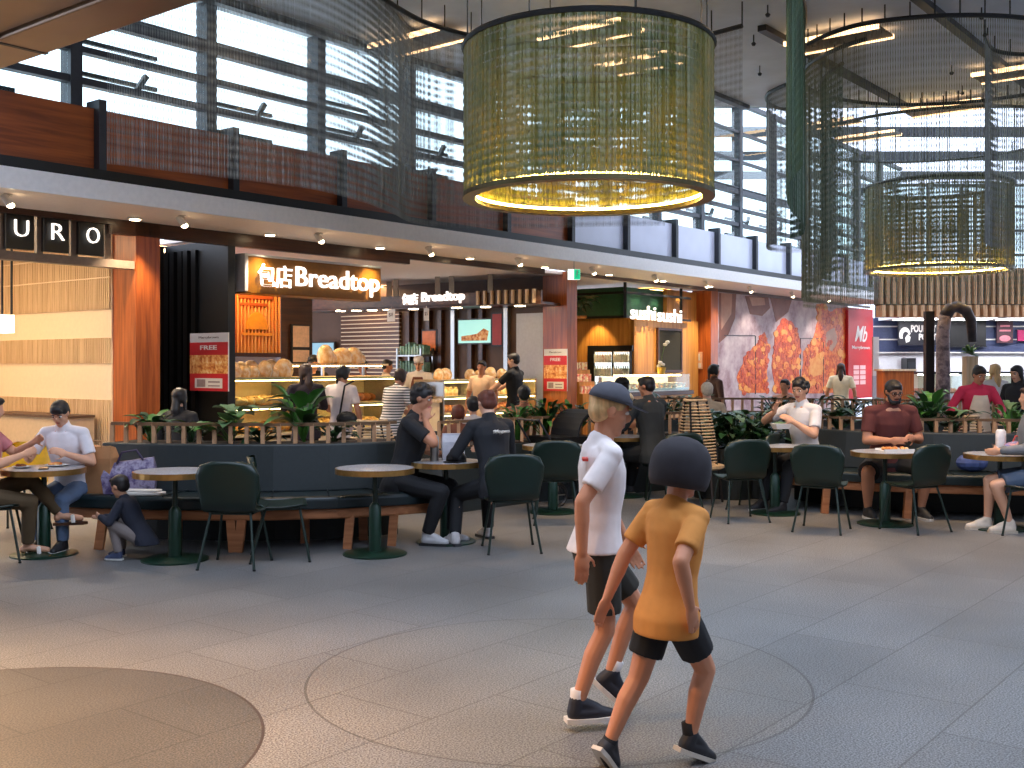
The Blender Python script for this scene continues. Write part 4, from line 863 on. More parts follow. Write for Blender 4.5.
# planters with slatted rails behind the benches
def planter(label, path, z1, zr, d0, d1, slats, lean=0):
    P = [V(p[0], p[1], 0) for p in path]; o = P[0]; t = empty('planter', o, 0, label, 'planter'); P = [p-o for p in P]
    def off(i, d):
        tg = (P[min(i+1, len(P)-1)]-P[max(i-1, 0)]).normalized(); return P[i]+V(-tg.y, tg.x, 0)*d
    MB().loft([[off(i, d)+V(0, 0, z) for d, z in ((d0, 0), (d1, 0), (d1, z1), (d0, z1))] for i in range(len(P))]).build('trough', m_uph, t)
    MB().loft([[off(i, d)+V(0, 0, z) for d, z in ((d0+.03, z1), (d1-.03, z1), (d1-.03, z1+.02), (d0+.03, z1+.02))] for i in range(len(P))]).build('soil', mat('soil', (52, 40, 32), .9, 0, .3), t)
    MB().loft([[off(i, d)+V(0, 0, z) for d, z in ((d0+.02, zr-.03), (d0+.06, zr-.03), (d0+.06, zr), (d0+.02, zr))] for i in range(len(P))]).build('top_rail', mat('rail_bronze', (120, 92, 66), .4, .3), t)
    pts = resample([off(i, d0+.04) for i in range(len(P))], .148)[:96]
    for p in pts: MB().obox((p.x, p.y, (z1+zr)/2), .035, .035, zr-z1-.02).build('slat', mat('slat_tan', (190, 146, 108), .5, 0, .1), t)
    return t, [o+p for p in P]
PL1, _ = planter('low teal planter with a tan slatted rail behind the left banquette', lb, .86, 1.07, .67, 1.1, 1)
PL2, _ = planter('low teal planter with a tan slatted rail behind the right banquette', rb, .84, 1.02, .67, 1.1, 1)
PL3, _ = planter('planter with a tan slatted rail behind the tables in the middle', [(-.75, 11.6), (.2, 12.65), (1.1, 13.3), (2.0, 13.95), (2.9, 14.3), (4.2, 14.1)], .7, 1.0, 0, .45, 1)
PL4, _ = planter('far slatted planter in front of the tall mural', [(2.2, 16.8), (4.0, 16.6), (6.0, 15.8), (7.4, 14.9)], .75, 1.1, 0, .4, 1)
# ---------------------------------------------------------------- tables
def cafe_table(label, x, y, r=.335, h=.735):
    t = empty('cafe_table', (x, y, 0), 0, label, 'table', 'round granite cafe tables')
    MB().lathe([(r-.012, h-.045), (r-.012, h-.002), (r-.03, h)], n=40).build('tabletop', m_gran, t, smooth='auto')
    MB().loft([[V(rr*math.cos(2*PI*i/40), rr*math.sin(2*PI*i/40), z) for i in range(40)] for rr, z in ((r-.012, h-.05), (r, h-.05), (r, h-.004), (r-.012, h-.004))], closed=True).build('brass_edge', m_chrome, t)
    MB().lathe([(.022, .38), (.022, h-.06)], n=14).build('pole', m_leg, t, smooth='auto')
    MB().lathe([(.055, .015), (.052, .4), (.03, .43), (.024, .44)], n=18).build('sleeve', m_gpole, t, smooth='auto')
    MB().lathe([(.27, 0), (.27, .012), (.24, .022), (.05, .03)], n=36).build('base_plate', m_gpole, t, smooth='auto')
    return t
TBL = {}
for k, lb_, px, Y in (('A', 'round granite cafe table at the far left between the two women', 44, 9.2), ('B', 'empty round granite cafe table beside the crouching child', 175, 8.95), ('C', 'empty round granite cafe table before the left banquette, beside the man in black', 375, 9.22),
        ('D', 'round granite cafe table holding a steel bottle and a black cap', 446, 9.86), ('E', 'round cafe table behind the two empty green chairs at the middle', 553, 11.85), ('G', 'round cafe table beside the man in the dark jacket', 622, 13.3),
        ('H', 'round granite cafe table in front of the man in the white shirt', 775, 11.75), ('I', 'round granite cafe table with a tray in front of the man in maroon', 885, 10.95), ('J', 'round granite cafe table at the right edge carrying a white bottle', 1000, 10.65)):
    TBL[k] = cafe_table(lb_, gx(px, Y), Y); TBL[k]['group'] = 'round granite cafe tables'
# ---------------------------------------------------------------- chairs
def chair_shell():
    """moulded shell: seat runs back into a rounded backrest; faces +y"""
    prof = [(.2, .455), (.16, .462), (.0, .445), (-.12, .445), (-.185, .47), (-.222, .54), (-.24, .64), (-.255, .74), (-.27, .82), (-.275, .85)]
    wid = [.17, .215, .235, .225, .215, .225, .25, .255, .215, .12]
    q = MB(); nu = 13; top = []; bot = []
    for (y, z), w_ in zip(prof, wid):
        rt = []; rbm = []
        for j in range(nu):
            u = -1+2*j/(nu-1); x = w_*math.sin(u*PI/2*.999) if abs(u) < 1 else w_*u
            cv = .05*u*u*(1 if z > .5 else .5)
            rt.append(V(x, y+(cv if z > .5 else 0), z+(cv*.5 if z <= .5 else 0)))
        top.append(rt)
    for i, rt in enumerate(top):
        a, b = prof[max(i-1, 0)], prof[min(i+1, len(prof)-1)]; tn = V(0, b[0]-a[0], b[1]-a[1]).normalized(); nn = V(0, tn.z, -tn.y)
        nn = V(0, -abs(tn.z), -abs(tn.y)) if True else nn
        bot.append([p+nn*.014 for p in rt])
    rings = [rt+list(reversed(rb_)) for rt, rb_ in zip(top, bot)]
    q.loft(rings); return q
def make_chair(shell_m=None, name='shell_chair'):
    t = empty(name, (0, 0, 0)); chair_shell().build('shell', shell_m or m_chg, t, smooth=True)
    MB().tube([(-.17, .14, .435), (.17, .14, .435), (.17, -.13, .43), (-.17, -.13, .43)], .011, 8, closed=True).build('seat_frame', m_leg, t)
    for sx_ in (-1, 1):
        for y0, y1 in ((.14, .22), (-.13, -.25)):
            l = MB().tube([(sx_*.16, y0, .435), (sx_*.225, y1, .008)], .0105, 8).build('leg', m_leg, t); MB().lathe([(.013, 0), (.013, .014)], (sx_*.226, y1, 0), 8).build('foot_cap', m_black, l)
    return t
ch0 = make_chair(); first = [True]
def chair(label, px, Y, face, dx=0):
    """face: heading of the sitter in degrees, 0 looks away from the viewer, +90 to the left"""
    o = ch0 if first[0] else copy_tree(ch0); first[0] = False
    o.location = (gx(px, Y)+dx, Y, 0); o.rotation_euler.z = R(face); tag(o, label, 'chair', 'dark green shell chairs'); return o
chair('dark green shell chair turned back towards us before the empty left table', 236, 8.72, -4)
chair('dark green shell chair turned sideways beside the other empty chair on the left', 282, 9.02, -78)
chair('dark green shell chair under the person in the printed jacket', 511, 9.45, 8)
chair('empty green shell chair right of the person in the black jacket', 556, 11.1, 0)
chair('dark green shell chair with its back to us before the bushes', 739, 11.25, 12)
chair('green shell chair half hidden behind another chair beside the bushes', 752, 12.15, 60)
chair('dark green shell chair behind the smaller child, near the man in the dark jacket', 674, 12.3, 20)
chair('dark green shell chair between the white shirt man and the man in maroon', 822, 10.55, -28)
chair('dark green shell chair with its back to us right of the tray table', 914, 10.55, 28)
chair('dark green shell chair at the right edge under the sitter with pale shoes', 1026, 10.35, 70)
chair('dark green shell chair at the left edge under the barefoot sitter', -6, 8.95, -72)
yc = make_chair(mat('yellow_shell', (232, 180, 30), .45), 'shell_chair'); yc.location = (gx(16, 10.4), 10.4, 0); yc.rotation_euler.z = R(175); tag(yc, 'yellow shell chair behind the far left table', 'chair')
def rattan(label, px, Y, face, h=.95):
    t = empty('rattan_chair', (gx(px, Y), Y, 0), R(face), label, 'chair'); m = mat('rattan', (196, 164, 124), .6, 0, .2); md = mat('rattan_dark', (44, 36, 32), .6)
    sc_ = lambda z: (1-.45*max(0, (z-.45)/(h-.45))**2.5)*(.8 if h > 1.1 else 1)
    pts = lambda z: [V(sc_(z)*.28*math.sin(a), -.22-.06*math.cos(a)-.12*(z-.45)+.22*(1-math.cos(a)), z) for a in [R(x) for x in range(-80, 81, 16)]]
    q = MB(); k = int((h-.45)/.036)
    for i in range(k): q.tube(pts(.46+i*.036), .011, 5)
    q.build('woven_back', m, t)
    for j in (0, 3, 5, 7, 10): MB().tube([pts(.44)[j], pts(.7)[j], pts(h)[j]], .014, 6).build('upright', md, t)
    MB().tube(pts(h), .018, 6).build('top_rail', m, t); MB().lathe([(.25, .4), (.29, .42), (.29, .45), (.24, .46)], (0, 0, 0), 20).build('seat', m, t)
    for x, y in ((-.2, .2), (.2, .2), (-.2, -.2), (.2, -.2)): MB().tube([(x*.9, y*.9, .42), (x*1.1, y*1.1, 0)], .014, 6).build('leg', md, t)
rattan('tall woven rattan chair behind the dark jacketed man, turned from us', 699, 12.6, -25, 1.2)
rattan('woven rattan chair behind the left planter rail under the striped customer', 372, 11.9, 8, 1.0)
rattan('woven rattan chair behind the right planter rail at the far side', 962, 13.0, -10, 1.0)
rattan('woven rattan chair at the far right behind the right planter rail', 1010, 13.0, 8, 1.0)
# ---------------------------------------------------------------- plants
m_leafA = mat('leaf_bright', (72, 128, 52), .4, 0, .3, 5); m_leafB = mat('leaf_dark', (34, 70, 36), .4, 0, .3, 5); m_leafC = mat('leaf_grey_green', (96, 126, 84), .45, 0, .25, 5)
def leaf(q, base, d, L, w_, droop, m=0):
    d = d.normalized(); side = d.cross(V(0, 0, 1)); side = side.normalized() if side.length > .05 else V(1, 0, 0); pr = []; k = 5
    for i in range(k+1):
        u = i/k; p = base+d*(L*u)-V(0, 0, droop*L*u*u); ww = w_*math.sin(PI*min(.97, .12+.88*u))**.8*(1 if i < k else .1)
        up = side.cross(d).normalized(); pr.append([p-side*ww+up*ww*.35, p, p+side*ww+up*ww*.35])
    vs = [v for r_ in pr for v in r_]; fs = []
    for i in range(k):
        for j in range(2): fs.append((i*3+j, i*3+j+1, i*3+j+4, i*3+j+3))
    q.add(vs, fs, m)
def plant(label, x, y, z0, h, spread, cnt, L, w_, mats, upright=.5, droop=.5, name='potted_plant'):
    t = empty(name, (x, y, z0), random.uniform(0, 6), label, 'plant'); q = MB(); st = MB()
    for i in range(cnt):
        a = random.uniform(0, 2*PI); hh = h*random.uniform(.35, 1); rr = spread*random.uniform(.1, .8); p = V(rr*math.cos(a), rr*math.sin(a), hh*.75)
        st.tube([(0, 0, 0), p*.5+V(0, 0, hh*.1), p], .006, 5)
        d = V(math.cos(a), math.sin(a), upright*random.uniform(.3, 1.6)); leaf(q, p, d, L*random.uniform(.7, 1.15), w_*random.uniform(.75, 1.15), droop*random.uniform(.4, 1.3), i % len(mats))
    q.build('foliage', mats, t, smooth=True); st.build('stem', mats[0], t)
def on_planter(path, d, px):
    P = [V(p[0], p[1], 0) for p in path]; best = None
    for i in range(len(P)-1):
        tg = (P[i+1]-P[i]).normalized(); nn = V(-tg.y, tg.x, 0)
        for k in range(20):
            p = P[i]+(P[i+1]-P[i])*(k/20)+nn*d; e = abs(512+F*p.x/p.y-px)
            if best is None or e < best[0]: best = (e, p)
    return best[1]
for px, lb_, h, sp, c_, L, w_, ms, up in ((150, 'leafy green plant with a white bloom by the timber column behind the left rail', .34, .2, 22, .22, .05, [m_leafA, m_leafB], .9), (190, 'low green plant in the left planter beneath the black doors', .26, .2, 16, .22, .05, [m_leafB, m_leafC], .6),
        (231, 'broad leaved plant with split leaves below the FREE poster', .42, .24, 20, .24, .09, [m_leafA, m_leafC], .5), (262, 'small low plant in the left planter before the bread case', .2, .18, 16, .18, .05, [m_leafB], .6), (303, 'tall broad leaved plant in front of the dark coated customer', .55, .2, 24, .32, .08, [m_leafA, m_leafB], 1.2), (335, 'low dark plant in the left planter before the white shirted customer', .25, .2, 14, .2, .05, [m_leafB], .6)):
    p = on_planter(lb, .88, px); plant(lb_, p.x, p.y, .86, h, sp, c_, L, w_, ms, up)
p3_ = [(-.75, 11.6), (.2, 12.65), (1.1, 13.3), (2.0, 13.95), (2.9, 14.3), (4.2, 14.1)]
for px, lb_, h, sp, ms in ((516, 'bushy fern like plant right of the black jacketed person', .5, .25, [m_leafA, m_leafB]), (545, 'bushy green plant beneath the FREE poster on the timber column', .6, .3, [m_leafA, m_leafB]), (572, 'bushy green plant behind the black pram hood', .55, .28, [m_leafB, m_leafA])):
    p = on_planter(p3_, .22, px); plant(lb_, p.x, p.y, .7, h, sp, 60, .2, .03, ms, .9)
for px, Y, z, lb_ in ((712, 13.2, .6, 'dark leafy plant left of the green chairs by the rattan chair'), (733, 13.1, .6, 'dense dark leafy bush right behind the green shell chairs'), (758, 13.2, .6, 'dense dark leafy bush left of the man in the white shirt')):
    t = empty('planter', (gx(px, Y), Y, 0), 0, 'dark teal planter tub under the %s' % ('plant by the rattan chair', 'bush behind the green chairs', 'bush left of the white shirt')[(px > 720)+(px > 750)], 'planter'); MB().lathe([(.22, 0), (.27, z), (.24, z), (.22, z-.06)], n=24).build('tub', m_uph, t); MB().lathe([(.235, z-.05), (.23, z-.04)], n=24).build('soil', MATS['soil'], t)
    plant(lb_, gx(px, Y), Y, z-.05, .62, .42, 80, .2, .055, [m_leafB, m_leafC, m_leafB], .5)
for px, lb_, h, ms in ((838, 'low leafy plant behind the green end of the right banquette', .3, [m_leafB]), (915, 'bright leafy plant right of the man in maroon', .34, [m_leafA, m_leafB]), (932, 'stiff upright leafed plant in the right planter rail', .55, [m_leafB, m_leafA]), (952, 'low leafy plant behind the rail beside the red topped woman', .3, [m_leafB, m_leafC]), (1012, 'spiky green plant at the right end of the right planter', .4, [m_leafA, m_leafC])):
    p = on_planter(rb, .88, px); plant(lb_, p.x, p.y, .84, h, .22, 30, .26 if px in (932, 1012) else .18, .035 if px == 1012 else .055, ms, 1.6 if px in (932, 1012) else .6)
pp4 = [(2.2, 16.8), (4.0, 16.6), (6.0, 15.8), (7.4, 14.9)]
for px, ms, lb_ in ((665, [m_leafB], 'far planter shrub behind the man in the dark jacket'), (690, [m_leafA, m_leafC], 'far planter shrub beside the rattan chair back'), (775, [m_leafB], 'far planter shrub left of the white shirt man'), (812, [m_leafB, m_leafA], 'far planter shrub right of the white shirt man'), (850, [m_leafB], 'far planter shrub under the red banner'), (878, [m_leafA, m_leafB], 'far planter shrub above the maroon shirt'), (930, [m_leafB, m_leafA], 'far planter shrub below the glass chillers'), (1000, [m_leafA], 'far planter shrub behind the red topped woman')):
    p = on_planter(pp4, .2, px); plant(lb_, p.x, p.y, .75, .45, .35, 45, .2, .045, ms, .7)
p = WP(S(590, 2.0), 2.4); plant('trailing dark green plant on top of the sushi kiosk near the exit sign', p.x, p.y, 2.63, .5, .4, 40, .35, .06, [m_leafB], .6, .9)
tt = MB(); tt.obox((0, 0, 2.6), .5, .4, .05); tag(tt.build('plant_shelf', m_pine, loc=(p.x, p.y, 0)), 'honey timber shelf holding the trailing plant by the sushi kiosk', 'shelf')
# ---------------------------------------------------------------- small things on tables and seats
def on(k, dx, dy): l = TBL[k].location; return V(l.x+dx, l.y+dy, .735)
def bottle(label, p, r, h, m, mc, name='water_bottle'):
    t = empty(name, p, 0, label, 'bottle'); MB().lathe([(r*.95, 0), (r, .01), (r, h*.78), (r*.7, h*.86), (r*.5, h*.88)], n=18).build('body', m, t, smooth='auto'); MB().lathe([(r*.55, h*.86), (r*.6, h*.88), (r*.6, h), (r*.4, h)], n=16).build('lid', mc, t)
bottle('tall steel water bottle on the table beside the man in black', on('D', -.1, -.05), .04, .27, m_steel, m_black)
bottle('tall white water bottle standing on the right edge table', on('J', .03, .05), .048, .27, mat('white_enamel', (232, 226, 226), .35), m_black)
t = empty('paper_bag', on('D', .06, .1), R(10), 'pale paper bag on the table by the black cap', 'bag'); q = MB(); q.loft([[V(-.1, -.05, 0), V(.1, -.05, 0), V(.1, .05, 0), V(-.1, .05, 0)], [V(-.11, -.05, .16), V(.1, -.045, .17), V(.1, .05, .17), V(-.11, .05, .16)], [V(-.1, -.02, .24), V(.11, -.02, .23), V(.11, .02, .23), V(-.1, .02, .24)]]); q.build('bag', mat('pale_paper', (206, 206, 214), .7), t); MB().box(-.1, .1, -.025, .025, .225, .24).build('fold', MATS['pale_paper'], t)
t = empty('baseball_cap', on('D', .1, -.13), R(160), 'black baseball cap lying on the table beside the steel bottle', 'cap'); q = MB(); q.lathe([(.092, 0), (.09, .05), (.06, .09), (.02, .105)], n=18); q.build('crown', m_black, t, smooth=True); q = MB(); q.prism([(-.08, .04), (.08, .04), (.07, .13), (0, .165), (-.07, .13)], lambda u, v, d: V(u, v, .004+d), .008); q.build('brim', m_black, t)
def plate(label, p, r=.09, food=None):
    t = empty('plate', p, 0, label, 'plate'); MB().lathe([(r*.6, 0), (r, .014), (r*.97, .018), (r*.6, .006)], n=24).build('dish', m_white, t)
    if food:
        q = MB()
        for i in range(7): q.ell((random.uniform(-.5, .5)*r, random.uniform(-.5, .5)*r, .02), (.02, .03, .015), n=8, k=5)
        tag(q.build('food', food, t), kind='stuff')
plate('white plate of food on the far left table before the woman in white', on('A', .06, .12), .1, m_food)
plate('small white plate near the front of the far left table', on('A', -.17, -.05), .075, m_choc)
t = empty('phone', on('A', .05, -.12), R(20), 'dark phone lying on the far left table', 'phone'); MB().box(-.038, .038, -.075, .075, 0, .009).build('case', m_black, t, bevel=.003); MB().box(-.034, .034, -.07, .07, .009, .0095).build('screen', mat('screen_dark', (26, 30, 38), .1), t)
t = empty('food_tray', on('I', .08, -.05), R(8), 'pale tray of food in front of the man in maroon', 'tray'); MB().box(-.16, .16, -.1, .1, 0, .012).box(-.16, .16, -.1, -.092, .012, .03).box(-.16, .16, .092, .1, .012, .03).build('tray', m_white, t)
q = MB()
for i in range(14): q.ell((random.uniform(-.12, .12), random.uniform(-.06, .06), .03), (.025, .02, .018), n=8, k=5)
tag(q.build('food', m_food, t), kind='stuff')
t = empty('tote_bag', on('J', .2, .0), 0, 'bright patterned bag on the right edge table', 'bag'); q = MB(); q.ell((0, 0, .06), (.17, .09, .065), n=16, k=8); q.build('body', blobs('floral_print', [(180, 60, 80), (230, 150, 110), (110, 120, 190), (240, 210, 190)], 12), t); MB().tube([(-.08, 0, .1), (-.05, 0, .17), (.05, 0, .17), (.08, 0, .1)], .008, 6).build('handle', mat('coral', (220, 90, 80)), t)
t = empty('rucksack', (gx(970, 11.5), 11.45, .475), 0, 'blue crumpled bag on the right banquette behind the white bottle', 'bag'); MB().ell((0, 0, .1), (.17, .1, .1), n=14, k=8).build('body', mat('slate_blue', (70, 84, 130), .7, 0, .2), t); MB().tube([(-.06, -.05, .18), (0, -.06, .23), (.06, -.05, .18)], .01, 6).build('strap', mat('navy_strap', (34, 40, 70)), t)
t = empty('paper_bag', (gx(101, 9.6), 9.6, .475), R(-14), 'brown paper bag standing on the left banquette beside the woman in white', 'bag'); q = MB(); q.loft([[V(-.13, -.07, 0), V(.13, -.07, 0), V(.13, .07, 0), V(-.13, .07, 0)], [V(-.13, -.07, .3), V(.14, -.075, .31), V(.14, .07, .31), V(-.13, .07, .3)], [V(-.12, -.05, .4), V(.13, -.05, .42), V(.12, .04, .4), V(-.12, .045, .42)]]); q.build('bag', mat('kraft_paper', (178, 128, 84), .8, 0, .12, 6, bump=.4), t); MB().tube([(-.05, -.06, .4), (-.04, -.06, .46), (.04, -.06, .46), (.05, -.06, .4)], .006, 6).build('handle', MATS['kraft_paper'], t)
t = empty('shoulder_bag', (gx(130, 9.62), 9.62, .475), R(12), 'plaid purple and white bag on the left banquette above the crouching child', 'bag'); q = MB(); q.loft([[V(-.21, -.09, 0), V(.21, -.09, 0), V(.21, .09, 0), V(-.21, .09, 0)], [V(-.23, -.1, .15), V(.23, -.1, .16), V(.23, .1, .16), V(-.23, .1, .15)], [V(-.19, -.04, .26), V(.2, -.04, .31), V(.2, .04, .31), V(-.19, .04, .26)]]); q.build('body', blobs('plaid_purple', [(34, 28, 48), (78, 62, 104), (150, 140, 164), (46, 38, 66)], 9), t); MB().tube([(-.1, -.06, .26), (-.06, -.07, .36), (.06, -.07, .38), (.12, -.06, .29)], .01, 6).build('handle', mat('dark_purple', (52, 42, 72)), t)
t = empty('folded_cloth', (gx(142, 9.45), 9.42, .475), R(-6), 'white folded cloth on the banquette edge beside the plaid bag', 'cloth'); MB().box(-.2, .2, -.06, .07, 0, .03).box(-.18, .17, -.05, .06, .03, .05).build('cloth', m_white, t, bevel=.012)
# black pram by the middle planter
t = empty('pram', (.585, 12.65, 0), R(-55), 'black pram with a raised hood behind the empty middle table', 'pram')
q = MB(); q.loft([[V(x, y, z) for x, y, z in ((-.22, -.25, .5), (.22, -.25, .5), (.22, .3, .5), (-.22, .3, .5))], [V(x, y, z) for x, y, z in ((-.26, -.3, .78), (.26, -.3, .78), (.26, .34, .78), (-.26, .34, .78))]]); q.build('carrycot', m_black, t)
q = MB()
q.loft([[V(.26*sx_, .34-.3*math.cos(a)-.02, .78+.3*math.sin(a)) for sx_ in (-1, -.6, 0, .6, 1)]+[V(.25*sx_, .34-.27*math.cos(a)-.02, .78+.27*math.sin(a)) for sx_ in (1, .6, 0, -.6, -1)] for a in [R(x) for x in range(0, 136, 15)]]); q.build('hood', mat('black_canvas', (24, 24, 26), .7), t)
for x, y in ((-.24, -.25), (.24, -.25), (-.24, .28), (.24, .28)):
    w_ = MB().tube([(x, y+.12*math.cos(2*PI*i/20), .13+.12*math.sin(2*PI*i/20)) for i in range(20)], .02, 6, closed=True).build('wheel', m_black, t); MB().bar((x, y-.1, .13), (x, y+.1, .13), .012).bar((x, y, .03), (x, y, .23), .012).build('spoke', m_steel, w_); MB().bar((x, y, .14), (x*.8, y*.4, .52), .025).build('strut', m_dark, t)
MB().tube([(-.22, -.3, .7), (-.22, -.5, .98), (.22, -.5, .98), (.22, -.3, .7)], .013, 8).build('push_handle', m_dark, t)
# ================================================================ people
SKIN = {k: mat('skin_'+k, c, .5, 0, .05, 8) for k, c in (('fair', (226, 178, 150)), ('light', (214, 160, 128)), ('tan', (190, 130, 98)), ('brown', (150, 98, 72)), ('warm', (206, 140, 104)))}
m_lip = mat('lip', (176, 92, 84), .45, 0, .05); m_eye = mat('eye_white', (236, 232, 226), .2, 0, .02); m_iris = mat('iris', (40, 28, 22), .15, 0, .05)
HAIRC = {'black': mat('black_hair', (26, 22, 22), .5, 0, .35, 40, (1, 1, .2)), 'brown': mat('brown_hair', (62, 42, 32), .5, 0, .35, 40, (1, 1, .2)), 'blonde': mat('blonde_hair', (206, 166, 112), .5, 0, .3, 40, (1, 1, .2)), 'red': mat('auburn_hair', (96, 46, 30), .5, 0, .3, 40, (1, 1, .2)), 'grey': mat('fair_grey_hair', (206, 190, 170), .5, 0, .2, 40)}
_c = {}
def cloth(name, c, var=.1):
    return mat('cloth_'+name, c, .85, 0, var, 9, bump=.25)
def remesh(mb, name, mats, parent, vox, sm=4, fac=.5, select=None):
    o = mb.build(name, mats, parent)
    m = o.modifiers.new('r', 'REMESH'); m.mode = 'VOXEL'; m.voxel_size = vox; m.use_smooth_shade = True
    s = o.modifiers.new('s', 'SMOOTH'); s.factor = fac; s.iterations = sm
    baked(o); o.data.materials.clear()
    for x in (mats if isinstance(mats, list) else [mats]): o.data.materials.append(x)
    if select:
        for p in o.data.polygons: p.material_index = select(p.center)
    else: o.data.polygons.foreach_set('material_index', [0]*len(o.data.polygons))
    return o
def ik(a, c, l1, l2, pole):
    a = V(a); c = V(c); d = c-a; L = d.length
    if L > (l1+l2)*.995: c = a+d*((l1+l2)*.995/L); d = c-a; L = d.length
    u = d.normalized(); x = (l1*l1-l2*l2+L*L)/(2*L); h = math.sqrt(max(0, l1*l1-x*x)); p = V(pole)-u*V(pole).dot(u)
    p = p.normalized() if p.length > 1e-4 else u.orthogonal(); return a+u*x+p*h, c
def ring_e(c, rx, ry, X, Y, n=16): return [c+X*(rx*math.cos(2*PI*i/n))+Y*(ry*math.sin(2*PI*i/n)) for i in range(n)]
def person(label, x, y, face, H=1.68, pose='stand', seat=.46, lean=0, side=0, twist=0, head=(0, 0, 0), wr=None, wl=None, ar=None, al_=None, er=None, el=None, kr=None, kl=None,
           skin='light', hair='short', hairc='black', top=('white', (230, 228, 226), 'short'), bottom=('dark', (36, 38, 44), 'long'), shoe=(40, 40, 44), sole=(210, 208, 204), vox=.011, build=1.0, hat=None, pelvis=None, z=0, group=None, topmat=None, botmat=None, extra=None, fingers=True, curl=(.5, .5), eyes=False, child=1.0, apron=None, toes=None, hand_d=(None, None), hems=None, spine=None, legk=1.0, hatk=1.0, sandal=False, beard=False, glasses=False):
    t = empty('person', (x, y, z), R(face), label, 'person', group); b = build
    hh = H/7.4*child; up = V(0, 0, 1)
    if pose == 'stand': pel = V(0, 0, .515*H)
    elif pose == 'sit': pel = V(0, 0, seat+.075*H*.9)
    else: pel = V(0, 0, .2)
    if pelvis: pel = V(pelvis)
    Rm = Matrix.Rotation(R(twist), 3, 'Z') @ Matrix.Rotation(R(-lean), 3, 'X') @ Matrix.Rotation(R(side), 3, 'Y')
    tx, ty, tz = Rm @ V(1, 0, 0), Rm @ V(0, 1, 0), Rm @ V(0, 0, 1)
    LB = Matrix.Rotation(R(twist*.4), 3, 'Z'); px_, py_ = LB @ V(1, 0, 0), LB @ V(0, 1, 0)
    sp = (spine or .33)*H
    neck = pel+tz*sp
    shw = .112*H*b*(.96 if child > 1 else 1); sh = {s: pel+tz*(sp-.028*H)+tx*(s*shw) for s in (-1, 1)}
    ua, fa = .17*H, .148*H; th, shn = .243*H*legk, .238*H*legk; ank = .05*H if z == 0 or True else 0
    hip = {s: pel+px_*(s*.052*H*b)-V(0, 0, .02*H) for s in (-1, 1)}
    wt = {1: wr, -1: wl}; el_ = {}; wri = {}; kn = {}; an = {}
    for s in (-1, 1):
        w = wt[s]; w = V(w) if w else sh[s]+V(s*.06*H, .03*H, -.305*H)
        pole = {1: er, -1: el}[s] or (s*.6, -.6, -.5); el_[s], wri[s] = ik(sh[s], w, ua, fa, pole)
        a = {1: ar, -1: al_}[s]
        if a is None: a = (s*.07*H, 0, ank) if pose == 'stand' else (s*.08*H, .3*H, ank)
        kp = {1: kr, -1: kl}[s] or (s*.1, 1, .25); kn[s], an[s] = ik(hip[s], a, th, shn, kp)
    # head frame
    hy, hp, hr = head; Hm = Matrix.Rotation(R(twist+hy), 3, 'Z') @ Matrix.Rotation(R(-hp), 3, 'X') @ Matrix.Rotation(R(hr), 3, 'Y')
    hx, hf, hu = Hm @ V(1, 0, 0), Hm @ V(0, 1, 0), Hm @ V(0, 0, 1)
    hc = neck+tz*(.04*H)+hu*(hh*.42)+hf*(.05*hh)
    HP = lambda r, f, u: hc+(hx*r+hf*f+hu*u)*hh
    HMx = Matrix((hx, hf, hu)).transposed()
    def hell(q, c, r): q.ell(HP(*c), tuple(v*hh for v in r), HMx, 16, 10)
    # ---- torso loft
    def torso(q, inf, z0, z1, full=True):
        sec = [(-.085, .108, .086, -.004), (-.03, .109, .086, -.006), (.04, .09, .066, 0), (.1, .083, .06, .004), (.17, .092, .066, .008), (.235, .104, .068, .004), (.28, .108, .056, 0), (.305, .075, .045, -.002), (.325, .036, .036, 0)]
        rings = []
        for k, rx, ry, fo in sec:
            if k < z0 or k > z1: continue
            c = pel+tz*(k*sp/.318)+ty*(fo*H); X, Y = (tx, ty) if k > .02 else (px_, py_)
            rings.append(ring_e(c, rx*H*b+inf, ry*H*b+inf, X, Y))
        q.loft(rings)
    q = MB(); torso(q, 0, -.05, .33)
    q.cap(neck-tz*.02*H, HP(0, -.04, -.2), .034*H, .033*H)
    for s in (-1, 1): q.cap(neck-tz*.004*H, sh[s], .024*H, .026*H*b)
    hell(q, (0, -.03, .12), (.335, .4, .38)); hell(q, (0, .09, -.18), (.25, .28, .3)); hell(q, (0, .24, -.4), (.12, .11, .09)); hell(q, (0, .385, -.06), (.05, .085, .1)); q.cap(HP(0, .33, .08), HP(0, .41, -.08), .035*hh, .055*hh, 8)
    hell(q, (0, .29, .1), (.22, .08, .05)); hell(q, (0, .33, -.235), (.1, .055, .045))
    for s in (-1, 1): hell(q, (s*.335, -.02, .0), (.04, .09, .13)); hell(q, (s*.15, .22, -.1), (.1, .12, .1))
    for s in (-1, 1):
        q.cap(sh[s], el_[s], .031*H*b, .025*H*b); q.cap(el_[s], el_[s]+(wri[s]-el_[s])*.4, .025*H*b, .025*H*b); q.cap(el_[s]+(wri[s]-el_[s])*.3, wri[s], .025*H*b, .0165*H)
        # hand
        d = hand_d[0 if s == 1 else 1]; d = V(d).normalized() if d else (wri[s]-el_[s]).normalized(); cu = curl[0 if s == 1 else 1]
        inw = (tx*(-s)); nrm = (inw-d*inw.dot(d)); nrm = nrm.normalized() if nrm.length > .1 else d.orthogonal(); lat = d.cross(nrm).normalized()
        if lat.dot(ty) < 0: lat = -lat            # thumb side points forward
        hl = .052*H; c0 = wri[s]+d*(hl*.12); Mx = Matrix((lat, nrm, d)).transposed()
        q.ell(wri[s]+d*hl*.55, (.0245*H, .0105*H, hl*.62), Mx, 12, 8)
